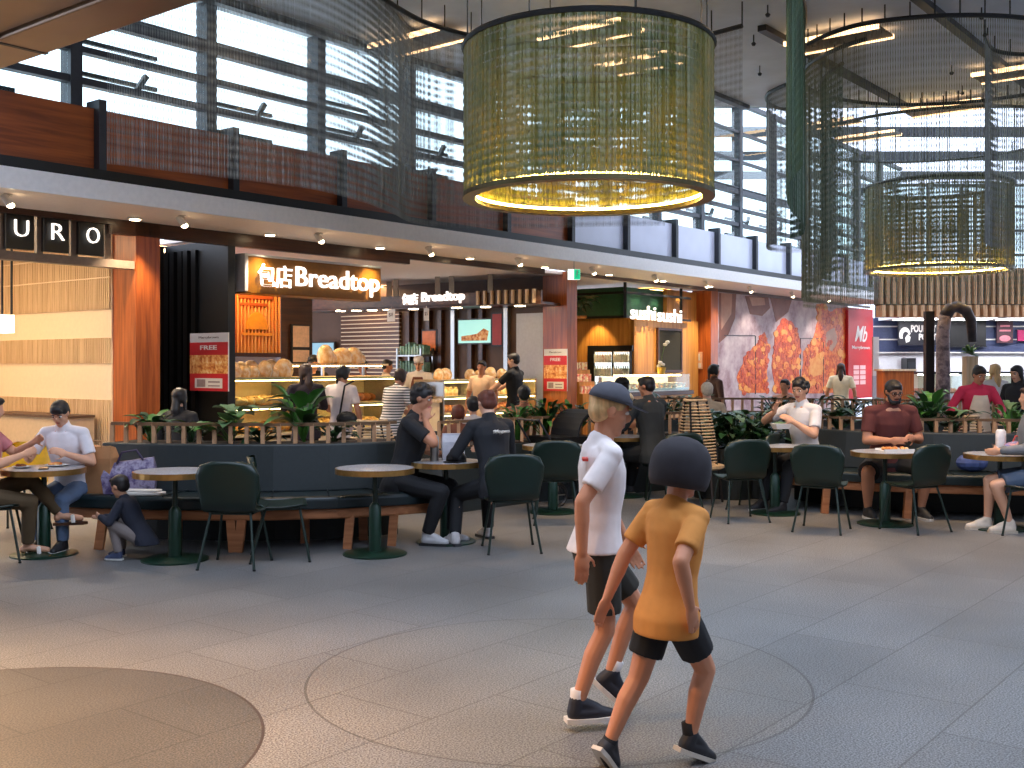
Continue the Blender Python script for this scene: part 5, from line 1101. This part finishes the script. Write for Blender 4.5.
        if fingers:
            fr = max(.0052*H, vox*.62)
            for i, fl in enumerate((.85, 1.0, .93, .72)):
                r0 = wri[s]+d*hl*.98+lat*((1.5-i)*.0125*H); dd = d; p = r0-d*hl*.25
                for j, k in enumerate((.021, .017, .014)):
                    an_ = cu*(.5+.45*j); dd = (dd*math.cos(an_*.6)+nrm*math.sin(an_*.6)).normalized(); p2 = p+dd*(k*H*fl+(.25*hl if j == 0 else 0)); q.cap(p, p2, fr*(1-.08*j), fr*(.92-.1*j), 8, k=2); p = p2
            p = wri[s]+d*hl*.25+lat*.017*H; p2 = p+(lat*.75+d*.65+nrm*.25).normalized()*.027*H; q.cap(p, p2, fr*1.15, fr, 8, k=2); q.cap(p2, p2+(d*.85+lat*.3+nrm*.3).normalized()*.02*H, fr, fr*.85, 8, k=2)
    for s in (-1, 1):
        q.cap(hip[s], kn[s], .05*H*b, .034*H*b); m_ = kn[s]+(an[s]-kn[s])*.35; bk = (kn[s]-(hip[s]+an[s])/2); bk = bk.normalized() if bk.length > .01 else V(0, 1, 0)
        q.cap(kn[s], m_-bk*.008*H, .033*H*b, .033*H*b); q.cap(m_-bk*.008*H, an[s], .032*H*b, .02*H)
        td = V(toes[0 if s == 1 else 1]).normalized() if toes and toes[0 if s == 1 else 1] else None
        if td is None: kd = kn[s]-an[s]; td = V(kd.x, kd.y, 0)*.3+V(py_.x, py_.y, 0); td = td.normalized()
        an_t = (an[s], td); wri_ = None
        if not shoe: q.cap(an[s]-V(0, 0, .008*H), an[s]+td*.095*H-V(0, 0, .026*H), .021*H, .017*H); q.ell(an[s]-td*.02*H-V(0, 0, .018*H), (.02*H,)*3)
        else: q.ell(an[s], (.019*H,)*3)
        if sandal:
            def fq(u, w_, zz): fx = td.cross(V(0, 0, 1)); return an[s]+td*(u*H)+fx*(w_*H)+V(0, 0, zz*H)
            sd = MB().prism([(-.04, -.02), (-.04, .02), (.05, .03), (.11, .028), (.13, 0), (.11, -.028), (.05, -.03)], lambda u, v, d_: fq(u, v, -.058+d_), .014).build('sandal_sole', m_dkwood, t); MB().tube([fq(.06, -.031, -.045), fq(.055, -.02, -.012), fq(.055, .02, -.012), fq(.06, .031, -.045)], .011*H, 6).build('strap', m_white, sd)
        if shoe:
            sn = td; fu = V(0, 0, 1); fu = (fu-sn*fu.dot(sn)).normalized(); fx = sn.cross(fu)
            def fp(u, w_, zz): return an[s]+sn*(u*H)+fx*(w_*H)+fu*(zz*H)
            g = MB(); g.cap(fp(0, 0, .012), fp(-.005, 0, -.022), .025*H, .027*H); g.cap(fp(-.005, 0, -.024), fp(.06, 0, -.026), .027*H, .028*H); g.cap(fp(.06, 0, -.028), fp(.102, .003*s, -.032), .027*H, .019*H); g.cap(fp(.01, 0, .005), fp(.06, 0, -.015), .023*H, .02*H)
            so = remesh(g, 'shoe', shoe if isinstance(shoe, bpy.types.Material) else mat('shoe_%d_%d_%d' % shoe, shoe, .6, 0, .1), t, max(vox*.8, .006), 3)
            o_ = [(-.036, -.02), (-.036, .02), (0, .029), (.07, .031), (.108, .024), (.124, .006), (.12, -.012), (.1, -.027), (.06, -.03), (0, -.028)]
            MB().prism(o_, lambda u, v, d_: fp(u, v, -.05+d_), .014).build('sole', mat('sole_%d_%d_%d' % sole, sole, .6, 0, .05), so)
    lipc = HP(0, .37, -.235)
    def sel(c):
        d_ = HMx.transposed() @ (V(c)-lipc)/hh; return 1 if (d_.x/.12)**2+(d_.y/.09)**2+(d_.z/.042)**2 < 1 else 0
    body = remesh(q, 'body', [SKIN[skin], m_lip], t, vox, 4, .45, sel if eyes else None)
    if eyes:
        for s in (-1, 1):
            e = MB(); e.ell(HP(s*.135, .318, .045), (.06*hh, .06*hh, .042*hh), HMx, 14, 10); ob = e.build('eye', [m_eye, m_iris], t, smooth=True); cc = HP(s*.135, .378, .045)
            for p in ob.data.polygons:
                if (p.center-cc).length < .05*hh: p.material_index = 1
            MB().tube([HP(s*.06, .385, .13), HP(s*.14, .385, .155), HP(s*.23, .33, .13)], .018*hh, 6).build('eyebrow', HAIRC[hairc], t)
    # ---- shirt
    nm, cc, sl = top; inf = .009+.003*b; q = MB(); torso(q, inf, -.09 if not hems else hems, .31)
    q.cap(neck-tz*.035*H-ty*.012*H, neck+tz*.004*H-ty*.007*H, .052*H, .041*H)
    if sl == 'long' or 'shirt' in nm: q.cap(neck-tz*.02*H, neck+tz*.016*H, .046*H, .042*H)
    for s in (-1, 1): q.cap(neck-tz*.006*H, sh[s], .032*H, .03*H*b+inf*.8)
    for s in (-1, 1):
        if sl == 'none': q.cap(sh[s]-tx*s*.03*H, sh[s], .036*H*b, .034*H*b); continue
        e1 = sh[s]+(el_[s]-sh[s])*(.72 if sl == 'short' else 1.0); X = (el_[s]-sh[s]).normalized(); a_ = X.orthogonal().normalized(); b_ = X.cross(a_); r0 = .031*H*b+inf*.7; r1 = (.031 if sl == 'short' else .026)*H*b+inf*.8
        q.loft([ring_e(sh[s]-X*.01, r0*.8, r0*.8, a_, b_, 12), ring_e(sh[s]+X*.03*H, r0, r0, a_, b_, 12), ring_e(e1, r1, r1, a_, b_, 12)]); q.ell(sh[s], (r0*.98,)*3)
        if sl == 'long': q.cap(el_[s], el_[s]+(wri[s]-el_[s])*.5, .027*H*b+inf*.8, .024*H*b+inf*.8); q.cap(el_[s]+(wri[s]-el_[s])*.45, wri[s]-(wri[s]-el_[s]).normalized()*.015*H, .025*H*b+inf*.7, .019*H+inf*.7)
    remesh(q, 'shirt', topmat or cloth(nm, cc), t, max(vox, .008), 5)
    # ---- trousers
    if bottom:
        nm, cc, ln = bottom; q = MB(); q.loft([ring_e(pel+V(0, 0, k*H), rx*H*b+.008, ry*H*b+.008, px_, py_) for k, rx, ry in ((-.09, .07, .05), (-.06, .096, .07), (-.02, .103, .08), (.025, .092, .066), (.04, .08, .055))])
        for s in (-1, 1):
            if ln == 'long':
                q.cap(hip[s], kn[s], .055*H*b+.006, .04*H*b+.006); e1 = an[s]+(kn[s]-an[s])*.06; X = (e1-kn[s]).normalized(); a_ = X.orthogonal().normalized(); b_ = X.cross(a_)
                q.loft([ring_e(kn[s]-X*.02, .04*H*b, .04*H*b, a_, b_, 12), ring_e(kn[s]+X*.1*H, .038*H*b, .038*H*b, a_, b_, 12), ring_e(e1, .03*H+.004, .03*H+.004, a_, b_, 12)])
            else:
                k = ln if isinstance(ln, float) else .85; e1 = hip[s]+(kn[s]-hip[s])*k; X = (kn[s]-hip[s]).normalized(); a_ = X.orthogonal().normalized(); b_ = X.cross(a_)
                q.loft([ring_e(hip[s]-X*.01, .056*H*b, .056*H*b, a_, b_, 12), ring_e(hip[s]+X*.06*H, .06*H*b, .06*H*b, a_, b_, 12), ring_e(e1, .054*H*b+.004, .054*H*b+.004, a_, b_, 12)])
        remesh(q, 'shorts' if not ln == 'long' else 'trousers', botmat or cloth(nm, cc), t, max(vox, .008), 4)
    # ---- hair and hats
    q = MB(); hm = HAIRC[hairc]
    if hair:
        hell(q, (0, -.08, .17), (.375, .43, .37)); hell(q, (0, -.2, -.02), (.345, .27, .3))
        hell(q, (0, .2, .36), (.24, .2, .12))
        if hair in ('long', 'bob', 'pony'):
            for s in (-1, 1): hell(q, (s*.3, -.02, -.05), (.09, .2, .32))
        if hair == 'long':
            b0 = HP(0, -.3, -.1); q.cap(b0, b0-V(0, 0, hh*.55)-ty*.02, .2*hh, .26*hh); q.cap(b0-V(0, 0, hh*.5)-ty*.02, b0-V(0, 0, hh*1.2)-ty*.02, .25*hh, .14*hh)
            for s in (-1, 1): q.cap(HP(s*.32, -.05, -.1), HP(s*.36, -.08, -.1)-V(0, 0, hh*.6), .1*hh, .1*hh)
        if hair == 'bun': hell(q, (0, -.38, .3), (.2, .18, .19))
        if hair == 'pony': hell(q, (0, -.45, .12), (.13, .14, .14)); p0 = HP(0, -.5, .05); q.cap(p0, p0-V(0, 0, hh*.75), .12*hh, .07*hh)
        if hair == 'fringe': hell(q, (0, .27, .26), (.27, .14, .12)); 
        if hair == 'curly':
            rnd = random.Random(3)
            for i in range(46):
                a_ = rnd.uniform(0, 2*PI); e_ = rnd.uniform(-.15, 1.5); f = math.sin(a_)*math.cos(e_)*.4-.06
                if f > .22 and e_ < .45: continue
                hell(q, (.35*math.cos(a_)*math.cos(e_), f, .16+.38*math.sin(e_)), (.11, .11, .11))
        remesh(q, 'hair', hm, t, max(vox*.9, .006), 2)
    if beard:
        q = MB(); hell(q, (0, .2, -.36), (.2, .2, .16)); 
        for s in (-1, 1): q.cap(HP(s*.27, .08, -.12), HP(s*.18, .26, -.36), .06*hh, .09*hh)
        q.cap(HP(-.1, .375, -.175), HP(.1, .375, -.175), .03*hh, .03*hh); remesh(q, 'beard', hm, t, .006, 2)
    if glasses:
        q = MB()
        for s in (-1, 1): q.tube([HP(s*.145+.095*math.cos(2*PI*i/12), .4-.03*abs(math.cos(2*PI*i/12)), .04+.075*math.sin(2*PI*i/12)) for i in range(12)], .012*hh, 5, closed=True); q.tube([HP(s*.24, .37, .06), HP(s*.345, .05, .06)], .012*hh, 5)
        q.tube([HP(-.05, .41, .05), HP(.05, .41, .05)], .012*hh, 5); q.build('glasses', m_black, t)
    if hat == 'cap':
        q = MB(); hm2 = extra or cloth('black', (26, 26, 28)); rings = []
        for k in range(6):
            a_ = PI/2*k/6; rings.append([HP(.42*math.cos(a_)*math.cos(2*PI*i/20), -.06+.47*math.cos(a_)*math.sin(2*PI*i/20), .2+.4*math.sin(a_)) for i in range(20)])
        q.loft(rings); hob = q.build('cap', hm2, t, smooth=True)
        q = MB(); q.prism([(-.34, .22), (.34, .22), (.31, .55), (.16, .74), (-.16, .74), (-.31, .55)], lambda u, v, d_: HP(u, v, .22-.12*(v-.22)+d_), .03); q.build('brim', hm2, hob)
    if hat == 'baker':
        q = MB(); q.loft([[HP(r_*math.cos(2*PI*i/20), -.05+r_*1.12*math.sin(2*PI*i/20), zz) for i in range(20)] for r_, zz in ((.385, .14), (.39, .3), (.4, .44), (.33, .58), (.15, .64))]); q.build('hat', extra or m_white, t, smooth=True)
    if hat == 'bucket':
        q = MB(); q.loft([[HP(r_*math.cos(2*PI*i/24), -.04+r_*1.14*math.sin(2*PI*i/24), zz) for i in range(24)] for r_, zz in ((.43*hatk, -.32), (.47*hatk, -.2), (.49*hatk, 0), (.48*hatk, .2), (.44*hatk, .38), (.35*hatk, .54), (.2*hatk, .64), (.06*hatk, .68))]); q.build('hat', extra, t, smooth=True)
    if apron:
        q = MB(); q.loft([[pel+tz*(k*H)+ty*(ry*H*b+.046+d_)+tx*(xx*H*b) for d_, xx in ((0, -w_), (.012, -w_*.5), (.016, 0), (.012, w_*.5), (0, w_), (.01, w_), (.028, 0), (.01, -w_))] for k, w_, ry in ((-.2, .1, .075), (0, .1, .078), (.1, .085, .062), (.22, .07, .072), (.29, .05, .06))]); q.build('apron', apron, t, smooth=True)
    return t
def sitlegs(spread=.09, fwd=.27, ankz=.085): return dict(ar=(spread, fwd+.12, ankz), al_=(-spread, fwd+.12, ankz))
WHITE = (228, 224, 220); BLACKC = (28, 28, 31)
# ---- the two walking children
KX = lambda px, Y, bx_, by_, f: None
def loc_pt(t0, face, px, py, Y):
    p = at(px, py, Y)-V(t0[0], t0[1], 0); return Matrix.Rotation(-R(face), 3, 'Z') @ p
Y1 = 4.86; f1 = -76; o1 = (gx(596, Y1), Y1)
L1 = lambda px, py, dY=0: loc_pt(o1, f1, px, py, Y1+dY)
k1 = person('taller child walking right in a white t-shirt, dark shorts and a grey cap', o1[0], o1[1], f1, H=1.46, spine=.3, lean=3, head=(-12, 16, 0), pelvis=L1(597, 541), wr=L1(582, 552, -.2), wl=L1(633, 560, .2), er=(.3, -1, .1), el=(-.3, -1, 0),
    ar=L1(577, 705, -.08), al_=L1(610, 676, .12), kr=(0, 1, .1), kl=(0, 1, .3), toes=(None, L1(604, 704)-L1(586, 688)), skin='warm', hair='short', hairc='blonde', top=('white_tee', (236, 226, 222), 'short'), bottom=('olive_shorts', (46, 44, 38), .78), shoe=(30, 32, 42), sole=(226, 222, 216), vox=.0062, hat='cap', extra=mat('grey_cap', (72, 72, 80), .8, 0, .12), child=1.1, build=.92, eyes=True, curl=(.35, .4), hems=-.06)
pp_ = L1(585, 459, -.105); MB().box(-.045, .045, -.012, .012, -.006, .006).build('print', mat('red_print_b', (206, 70, 60)), k1, loc=pp_, rz=R(-15))
# sock cuffs
def sock(t, a, b, r, m): MB().tube([a, a+(b-a)*.5, b], [r*.95, r, r*1.02], 12).build('sock', m, t, smooth=True)
m_sw = cloth('white_sock', (226, 222, 220)); m_sb = cloth('black_sock', (26, 26, 28))
sock(k1, L1(577, 707, -.08), L1(577.5, 689, -.08), .031, m_sw); sock(k1, L1(610, 676, .12), L1(618, 660, .12), .031, m_sw)
Y2 = 4.34; f2 = -58; o2 = (gx(664, Y2), Y2)
L2_ = lambda px, py, dY=0: loc_pt(o2, f2, px, py, Y2+dY)
k2 = person('smaller child in an orange t-shirt, black shorts and dark round hat', o2[0], o2[1], f2, H=1.27, spine=.315, legk=.93, hatk=1.14, lean=5, head=(-4, 10, 0), pelvis=L2_(669, 606), wl=L2_(604, 604, .1), wr=L2_(690, 606, -.18), el=(-.5, -1, .3), er=(.4, -1, 0),
    al_=L2_(606, 751, .0), ar=L2_(690, 738, .04), kl=(0, 1, 0), kr=(0, 1, .1), toes=(L2_(716, 753, .1)-L2_(690, 744, .04), L2_(612, 775, .05)-L2_(600, 757)), skin='warm', hair='short', hairc='black', top=('orange_tee', (214, 142, 66), 'short'), bottom=('black_shorts', (26, 26, 28), .66), shoe=(34, 34, 38), sole=(206, 196, 180), vox=.0062, hat='bucket', extra=mat('charcoal_hat', (44, 40, 44), .85, 0, .15), child=1.2, build=1.0, eyes=True, curl=(.3, .15))
sock(k2, L2_(604.5, 753), L2_(611, 738), .029, m_sb); sock(k2, L2_(690.5, 742, .04), L2_(688.5, 722, .04), .029, m_sb)
# ---- seated in front
person('person at the left edge on a chair with bare crossed legs in brown trousers', gx(-20, 9.0), 9.0, -72, H=1.62, pose='sit', seat=.44, lean=6, head=(0, 10, 0), wr=(.1, .34, .86), wl=(-.1, .4, .95), ar=(.0, .36, .09), al_=(-.03, .62, .34), kl=(0, 1, .7), skin='light', hair='short', hairc='black', top=('pink_top', (190, 120, 124), 'short'), bottom=('brown_trousers', (88, 70, 46), 'long'), shoe=None, sandal=True, curl=(.8, .8))
person('woman in a white shirt and jeans eating at the far left table', gx(75, 9.68), 9.62, 172, H=1.56, pose='sit', seat=.45, lean=16, head=(8, 30, 0), wr=(.2, .36, .82), wl=(-.12, .3, .84), **sitlegs(.1, .2), skin='light', hair='fringe', hairc='black', top=('white_shirt', (226, 222, 226), 'short'), bottom=('blue_jeans', (96, 116, 146), 'long'), shoe=(30, 30, 32), eyes=True, curl=(.8, .9), vox=.009, build=1.0)
tt = person('child in a dark jacket and grey trousers crouching by the left banquette', gx(139, 8.95), 8.98, 82, H=1.0, pose='crouch', pelvis=(0, -.02, .2), lean=28, head=(-10, 18, 0), wr=(.02, .34, .34), wl=(-.1, .3, .36), ar=(.07, .2, .055), al_=(-.09, .14, .055), kr=(.2, 1, 1), kl=(-.2, 1, 1), skin='light', hair='short', hairc='black', top=('navy_jacket', (36, 40, 54), 'long'), bottom=('grey_trousers', (128, 118, 114), 'long'), shoe=(52, 62, 92), child=1.35, vox=.008)
person('man in black eating at the right end of the left banquette', gx(402, 9.9), 9.86, -104, H=1.74, pose='sit', seat=.46, lean=14, head=(4, 14, 0), wr=(.06, .25, 1.1), wl=(-.2, .32, .78), er=(.8, .3, -.8), ar=(.12, .28, .087), al_=(-.1, .4, .087), skin='tan', hair='curly', hairc='black', top=('black_tee', BLACKC, 'short'), bottom=('black_trousers', (24, 24, 27), 'long'), shoe=(190, 188, 188), sole=(36, 36, 38), eyes=True, curl=(1.1, .6), vox=.009, build=1.06, hand_d=((-.3, .0, .9), None))
p5 = person('person in a black printed jacket with auburn hair, back to us', gx(497, 9.62), 9.62, 32, H=1.66, pose='sit', seat=.46, lean=14, head=(0, 14, 0), wr=(.16, .44, .82), wl=(-.2, .42, .82), ar=(.16, .42, .083), al_=(-.3, .22, .083), skin='fair', hair='bun', hairc='red', top=('black_jacket', (30, 31, 36), 'long'), bottom=('black_pants', (24, 24, 27), 'long'), shoe=(206, 200, 198), sole=(60, 60, 64), vox=.009)
text('Magum', 'lettering', m_white, p5, Matrix.Translation(V(-.0, -.06, 1.01)) @ Matrix.Rotation(R(0), 4, 'Z') @ Matrix.Rotation(R(-14), 4, 'X') @ Matrix(((1, 0, 0, 0), (0, 0, -1, 0), (0, 1, 0, 0), (0, 0, 0, 1))), w=.15, h=.034, ext=.035, off=.01)
person('man in a dark jacket and trousers at the middle table, seen from behind', gx(654, 13.0), 13.0, 40, H=1.78, pose='sit', seat=.47, lean=8, head=(20, 10, 0), wr=(.14, .42, .86), wl=(-.2, .44, .86), skin='tan', hair='short', hairc='black', top=('dark_jacket', (42, 46, 48), 'long'), bottom=('dark_pants', (28, 30, 33), 'long'), shoe=(60, 60, 64), vox=.011, build=1.1)
s_ = MB(); 
t = empty('stool', (gx(656, 13.0), 12.98, 0), 0, 'round dark stool under the man in the dark jacket', 'stool'); MB().lathe([(.17, .4), (.18, .43), (.15, .45)], n=20).build('seat', m_chg, t)
for k in range(4): MB().tube([(.12*math.cos(k*PI/2+.7), .12*math.sin(k*PI/2+.7), .41), (.18*math.cos(k*PI/2+.7), .18*math.sin(k*PI/2+.7), 0)], .012, 6).build('leg', m_leg, t)
person('man in a white short sleeved shirt biting food, dark hair', gx(806, 12.22), 12.18, 122, H=1.76, pose='sit', seat=.46, lean=8, head=(18, 12, 0), wr=(.2, .3, 1.08), wl=(-.12, .34, .98), er=(1, .3, -.6), skin='light', hair='curly', hairc='black', top=('white_shirt_b', (226, 222, 222), 'short'), bottom=('black_trousers', (24, 24, 27), 'long'), shoe=(30, 30, 33), eyes=True, curl=(1.1, .9), vox=.010, build=1.04, hand_d=((-.4, .1, .9), None))
t = empty('food_box', (gx(781, 11.95), 11.95, .9), R(15), 'pale food box held by the man in the white shirt', 'box'); MB().loft([[V(-.07, -.05, 0), V(.07, -.05, 0), V(.07, .05, 0), V(-.07, .05, 0)], [V(-.1, -.07, .06), V(.1, -.07, .06), V(.1, .07, .06), V(-.1, .07, .06)]]).build('box', m_white, t); MB().ell((0, 0, .06), (.08, .05, .02)).build('salad', m_leafC, t)
person('bearded man in a maroon shirt and shorts at the tray table', gx(884, 11.68), 11.62, 186, H=1.78, pose='sit', seat=.46, lean=12, head=(0, 20, 0), wr=(.12, .36, .82), wl=(-.14, .34, .84), ar=(.3, .22, .089), al_=(-.24, .3, .089), kr=(.7, 1, .1), kl=(-.4, 1, .1), skin='tan', hair='short', hairc='black', top=('maroon_shirt', (92, 42, 38), 'short'), bottom=('black_shorts_b', (28, 28, 31), .9), shoe=(36, 36, 38), eyes=True, curl=(.8, .8), vox=.010, build=1.14, beard=True, glasses=True)
person('sitter at the right edge in denim shorts with pale shoes', gx(1036, 10.42), 10.42, 78, H=1.66, pose='sit', seat=.46, lean=4, wr=(.14, .3, .76), wl=(-.12, .34, .78), ar=(.08, .42, .083), al_=(-.1, .25, .083), skin='light', hair='long', hairc='brown', top=('grey_blouse', (120, 122, 126), 'long'), bottom=('denim', (70, 84, 104), .8), shoe=(220, 204, 184), sole=(196, 180, 160))
# ---- behind the rails and by the shops
def stand(label, px, Y, face, H, **k): return person(label, gx(px, Y), Y, face, H, vox=k.pop('vox', .012), **k)
stand('seated dark haired person behind the left rail before the black doors', 176, 11.9, -20, 1.6, pose='sit', seat=.45, hair='long', hairc='black', top=('black_top', (30, 28, 30), 'long'), skin='light', lean=6)
t = empty('stool', (gx(176, 11.9), 11.9, 0), 0, 'round stool under the dark haired person behind the left rail', 'stool'); MB().lathe([(.17, .38), (.18, .41), (.15, .43)], n=16).build('seat', m_chg, t); MB().lathe([(.2, 0), (.2, .02), (.03, .03), (.03, .38)], n=16).build('leg', m_leg, t)
stand('person with long dark curly hair in a dark coat behind the tall plant', 306, 13.6, 30, 1.6, hair='long', hairc='brown', top=('dark_coat', (44, 34, 40), 'long'), bottom=('dark_b', (34, 32, 36), 'long'), skin='light', head=(20, 6, 0), wr=(.16, .3, 1.1), wl=(-.12, .3, 1.1))
stand('baker in a black cap behind the left bread case', 314, 18.5, 170, 1.74, hair='short', hat='cap', top=('black_uniform', (30, 28, 28), 'short'), skin='light', head=(0, 10, 0))
stand('woman in a white t-shirt with black shoulder bag and tied hair', 341, 13.9, -24, 1.58, hair='pony', hairc='black', top=('white_tee_b', (222, 206, 200), 'short'), bottom=('black_skirt', (32, 30, 34), 'long'), skin='tan', head=(-20, 18, 0), wl=(-.1, .24, .98))
p = V(gx(347, 13.72), 13.7, 0); t = empty('handbag', (p.x, p.y, .84), R(-20), 'black handbag at the hip of the woman in the white t-shirt', 'bag'); MB().ell((0, 0, .08), (.15, .06, .1), n=14).build('body', m_black, t); MB().tube([(-.1, 0, .14), (-.04, .02, .5), (.08, .04, .56)], .012, 6).build('strap', m_black, t)
stand('bakery worker in a dark cap standing behind the middle case, left one', 364, 19.2, 150, 1.66, hair='short', hat='cap', top=('brown_uniform', (96, 62, 48), 'short'), skin='tan', head=(-10, 14, 0))
stand('bakery worker with dark hair bent over the middle case, right one', 386, 19.6, -70, 1.68, hair='short', top=('cream_uniform', (216, 190, 160), 'short'), skin='tan', head=(-10, 10, 0))
stand('woman in a black and white striped top leaning to the bread case', 389, 14.2, -46, 1.56, hair='bob', hairc='brown', lean=16, head=(0, 16, 0), skin='tan', build=1.12, top=('striped', WHITE, 'short'), topmat=stripes('striped_knit', (226, 220, 214), (36, 36, 42), 9, 'Z', .62), bottom=('grey_skirt', (70, 66, 70), 'long'), wr=(.18, .34, .98), wl=(-.16, .36, .98))
stand('baker in a white cap and brown apron behind the service counter', 419, 19.85, 176, 1.72, hair='short', hat='baker', top=('baker_white', (240, 234, 226), 'long'), apron=cloth('apron_brown', (110, 64, 52)), skin='light', head=(0, 12, 0), wr=(.12, .3, 1.08), wl=(-.12, .3, 1.08), eyes=True)
stand('young man in a cream t-shirt waiting by the cake case', 482, 18.6, 152, 1.66, hair='short', top=('cream_tee', (232, 196, 160), 'short'), bottom=('cream_pants', (210, 180, 150), 'long'), skin='tan', head=(10, 4, 0))
stand('man in black reaching out his hand by the long cake case', 515, 18.3, 62, 1.78, hair='short', top=('black_shirt', (26, 25, 27), 'short'), bottom=('black_c', (26, 25, 27), 'long'), skin='fair', head=(14, 10, 0), wr=(.1, .5, 1.12), wl=(-.2, .46, 1.1), curl=(.4, .4))
stand('seated person with bare shoulders and a dark bun behind the fern', 524, 13.2, 8, 1.6, pose='sit', seat=.45, hair='bun', hairc='black', top=('peach_top', (226, 150, 120), 'none'), skin='warm')
stand('dark haired child seated behind the black jacketed person', 473, 12.75, 10, 1.4, pose='sit', seat=.42, hair='short', hairc='black', top=('pale_tee', (200, 190, 186), 'short'), skin='light', child=1.15)
stand('small auburn haired child seated left of the dark haired child', 458, 12.6, 20, 1.26, pose='sit', seat=.4, hair='bob', hairc='red', top=('brown_tee', (120, 70, 50), 'short'), skin='fair', child=1.2)
for i, (px, Y) in enumerate(((524, 13.2), (473, 12.75), (458, 12.6))):
    t = empty('stool', (gx(px, Y), Y, 0), 0, ('round stool under the bare shouldered person', 'round stool under the dark haired child', 'round stool under the auburn haired child')[i], 'stool'); zz = (.43, .4, .38)[i]; MB().lathe([(.16, zz-.05), (.17, zz-.02), (.15, zz)], n=16).build('seat', m_chg, t); MB().lathe([(.2, 0), (.2, .02), (.03, .03), (.03, zz-.05)], n=16).build('leg', m_leg, t)
stand('person in a black cap at the middle table facing the sushi kiosk', 622, 14.2, 20, 1.72, pose='sit', seat=.46, hair='short', hat='cap', top=('charcoal_top', (40, 42, 46), 'long'), skin='light')
stand('fair haired person seated beyond the rattan chair back', 707, 14.3, 0, 1.64, pose='sit', seat=.45, hair='short', hairc='grey', top=('beige_top', (196, 170, 140), 'long'), skin='fair')
for i, (px, Y) in enumerate(((622, 14.2), (707, 14.3), (785, 17.6))):
    t = empty('stool', (gx(px, Y), Y, 0), 0, ('round stool under the person in the black cap', 'round stool under the fair haired person', 'round stool under the person with the high bun')[i], 'stool'); MB().lathe([(.16, .38), (.17, .41), (.15, .43)], n=16).build('seat', m_chg, t); MB().lathe([(.2, 0), (.2, .02), (.03, .03), (.03, .38)], n=16).build('leg', m_leg, t)
stand('dark haired woman in a brown top standing by the far column and the mural', 714, 18.2, -70, 1.6, hair='pony', hairc='black', top=('umber_top', (84, 56, 46), 'long'), skin='tan')
stand('seated person with a high dark bun before the mural', 785, 17.6, 140, 1.62, pose='sit', seat=.46, hair='bun', hairc='black', top=('peach_blouse', (222, 170, 150), 'short'), skin='warm')
stand('woman in a cream top walking past the red banner', 841, 22, -20, 1.62, hair='long', hairc='brown', top=('cream_top', (232, 214, 180), 'short'), bottom=('teal_pants', (60, 84, 84), 'long'), skin='tan')
stand('woman in a bright red top and pale vest behind the right rail', 973, 13.6, 176, 1.6, lean=16, head=(10, 22, 0), hair='bun', hairc='black', top=('red_top', (206, 46, 76), 'long'), bottom=('dark_d', (44, 40, 44), 'long'), apron=cloth('pale_vest', (226, 204, 176)), skin='tan', wr=(.24, .34, 1.0), wl=(-.2, .36, 1.0), eyes=True, build=1.0)
stand('woman with long blonde hair seen from behind near the far chillers', 995, 17.0, 10, 1.6, hair='long', hairc='blonde', top=('pale_blouse', (216, 206, 200), 'long'), skin='fair')
stand('woman with long black hair in black at the right edge', 1018, 14.6, 120, 1.58, hair='long', hairc='black', top=('black_top_b', (28, 28, 32), 'long'), skin='light', head=(0, 12, 0), eyes=True)
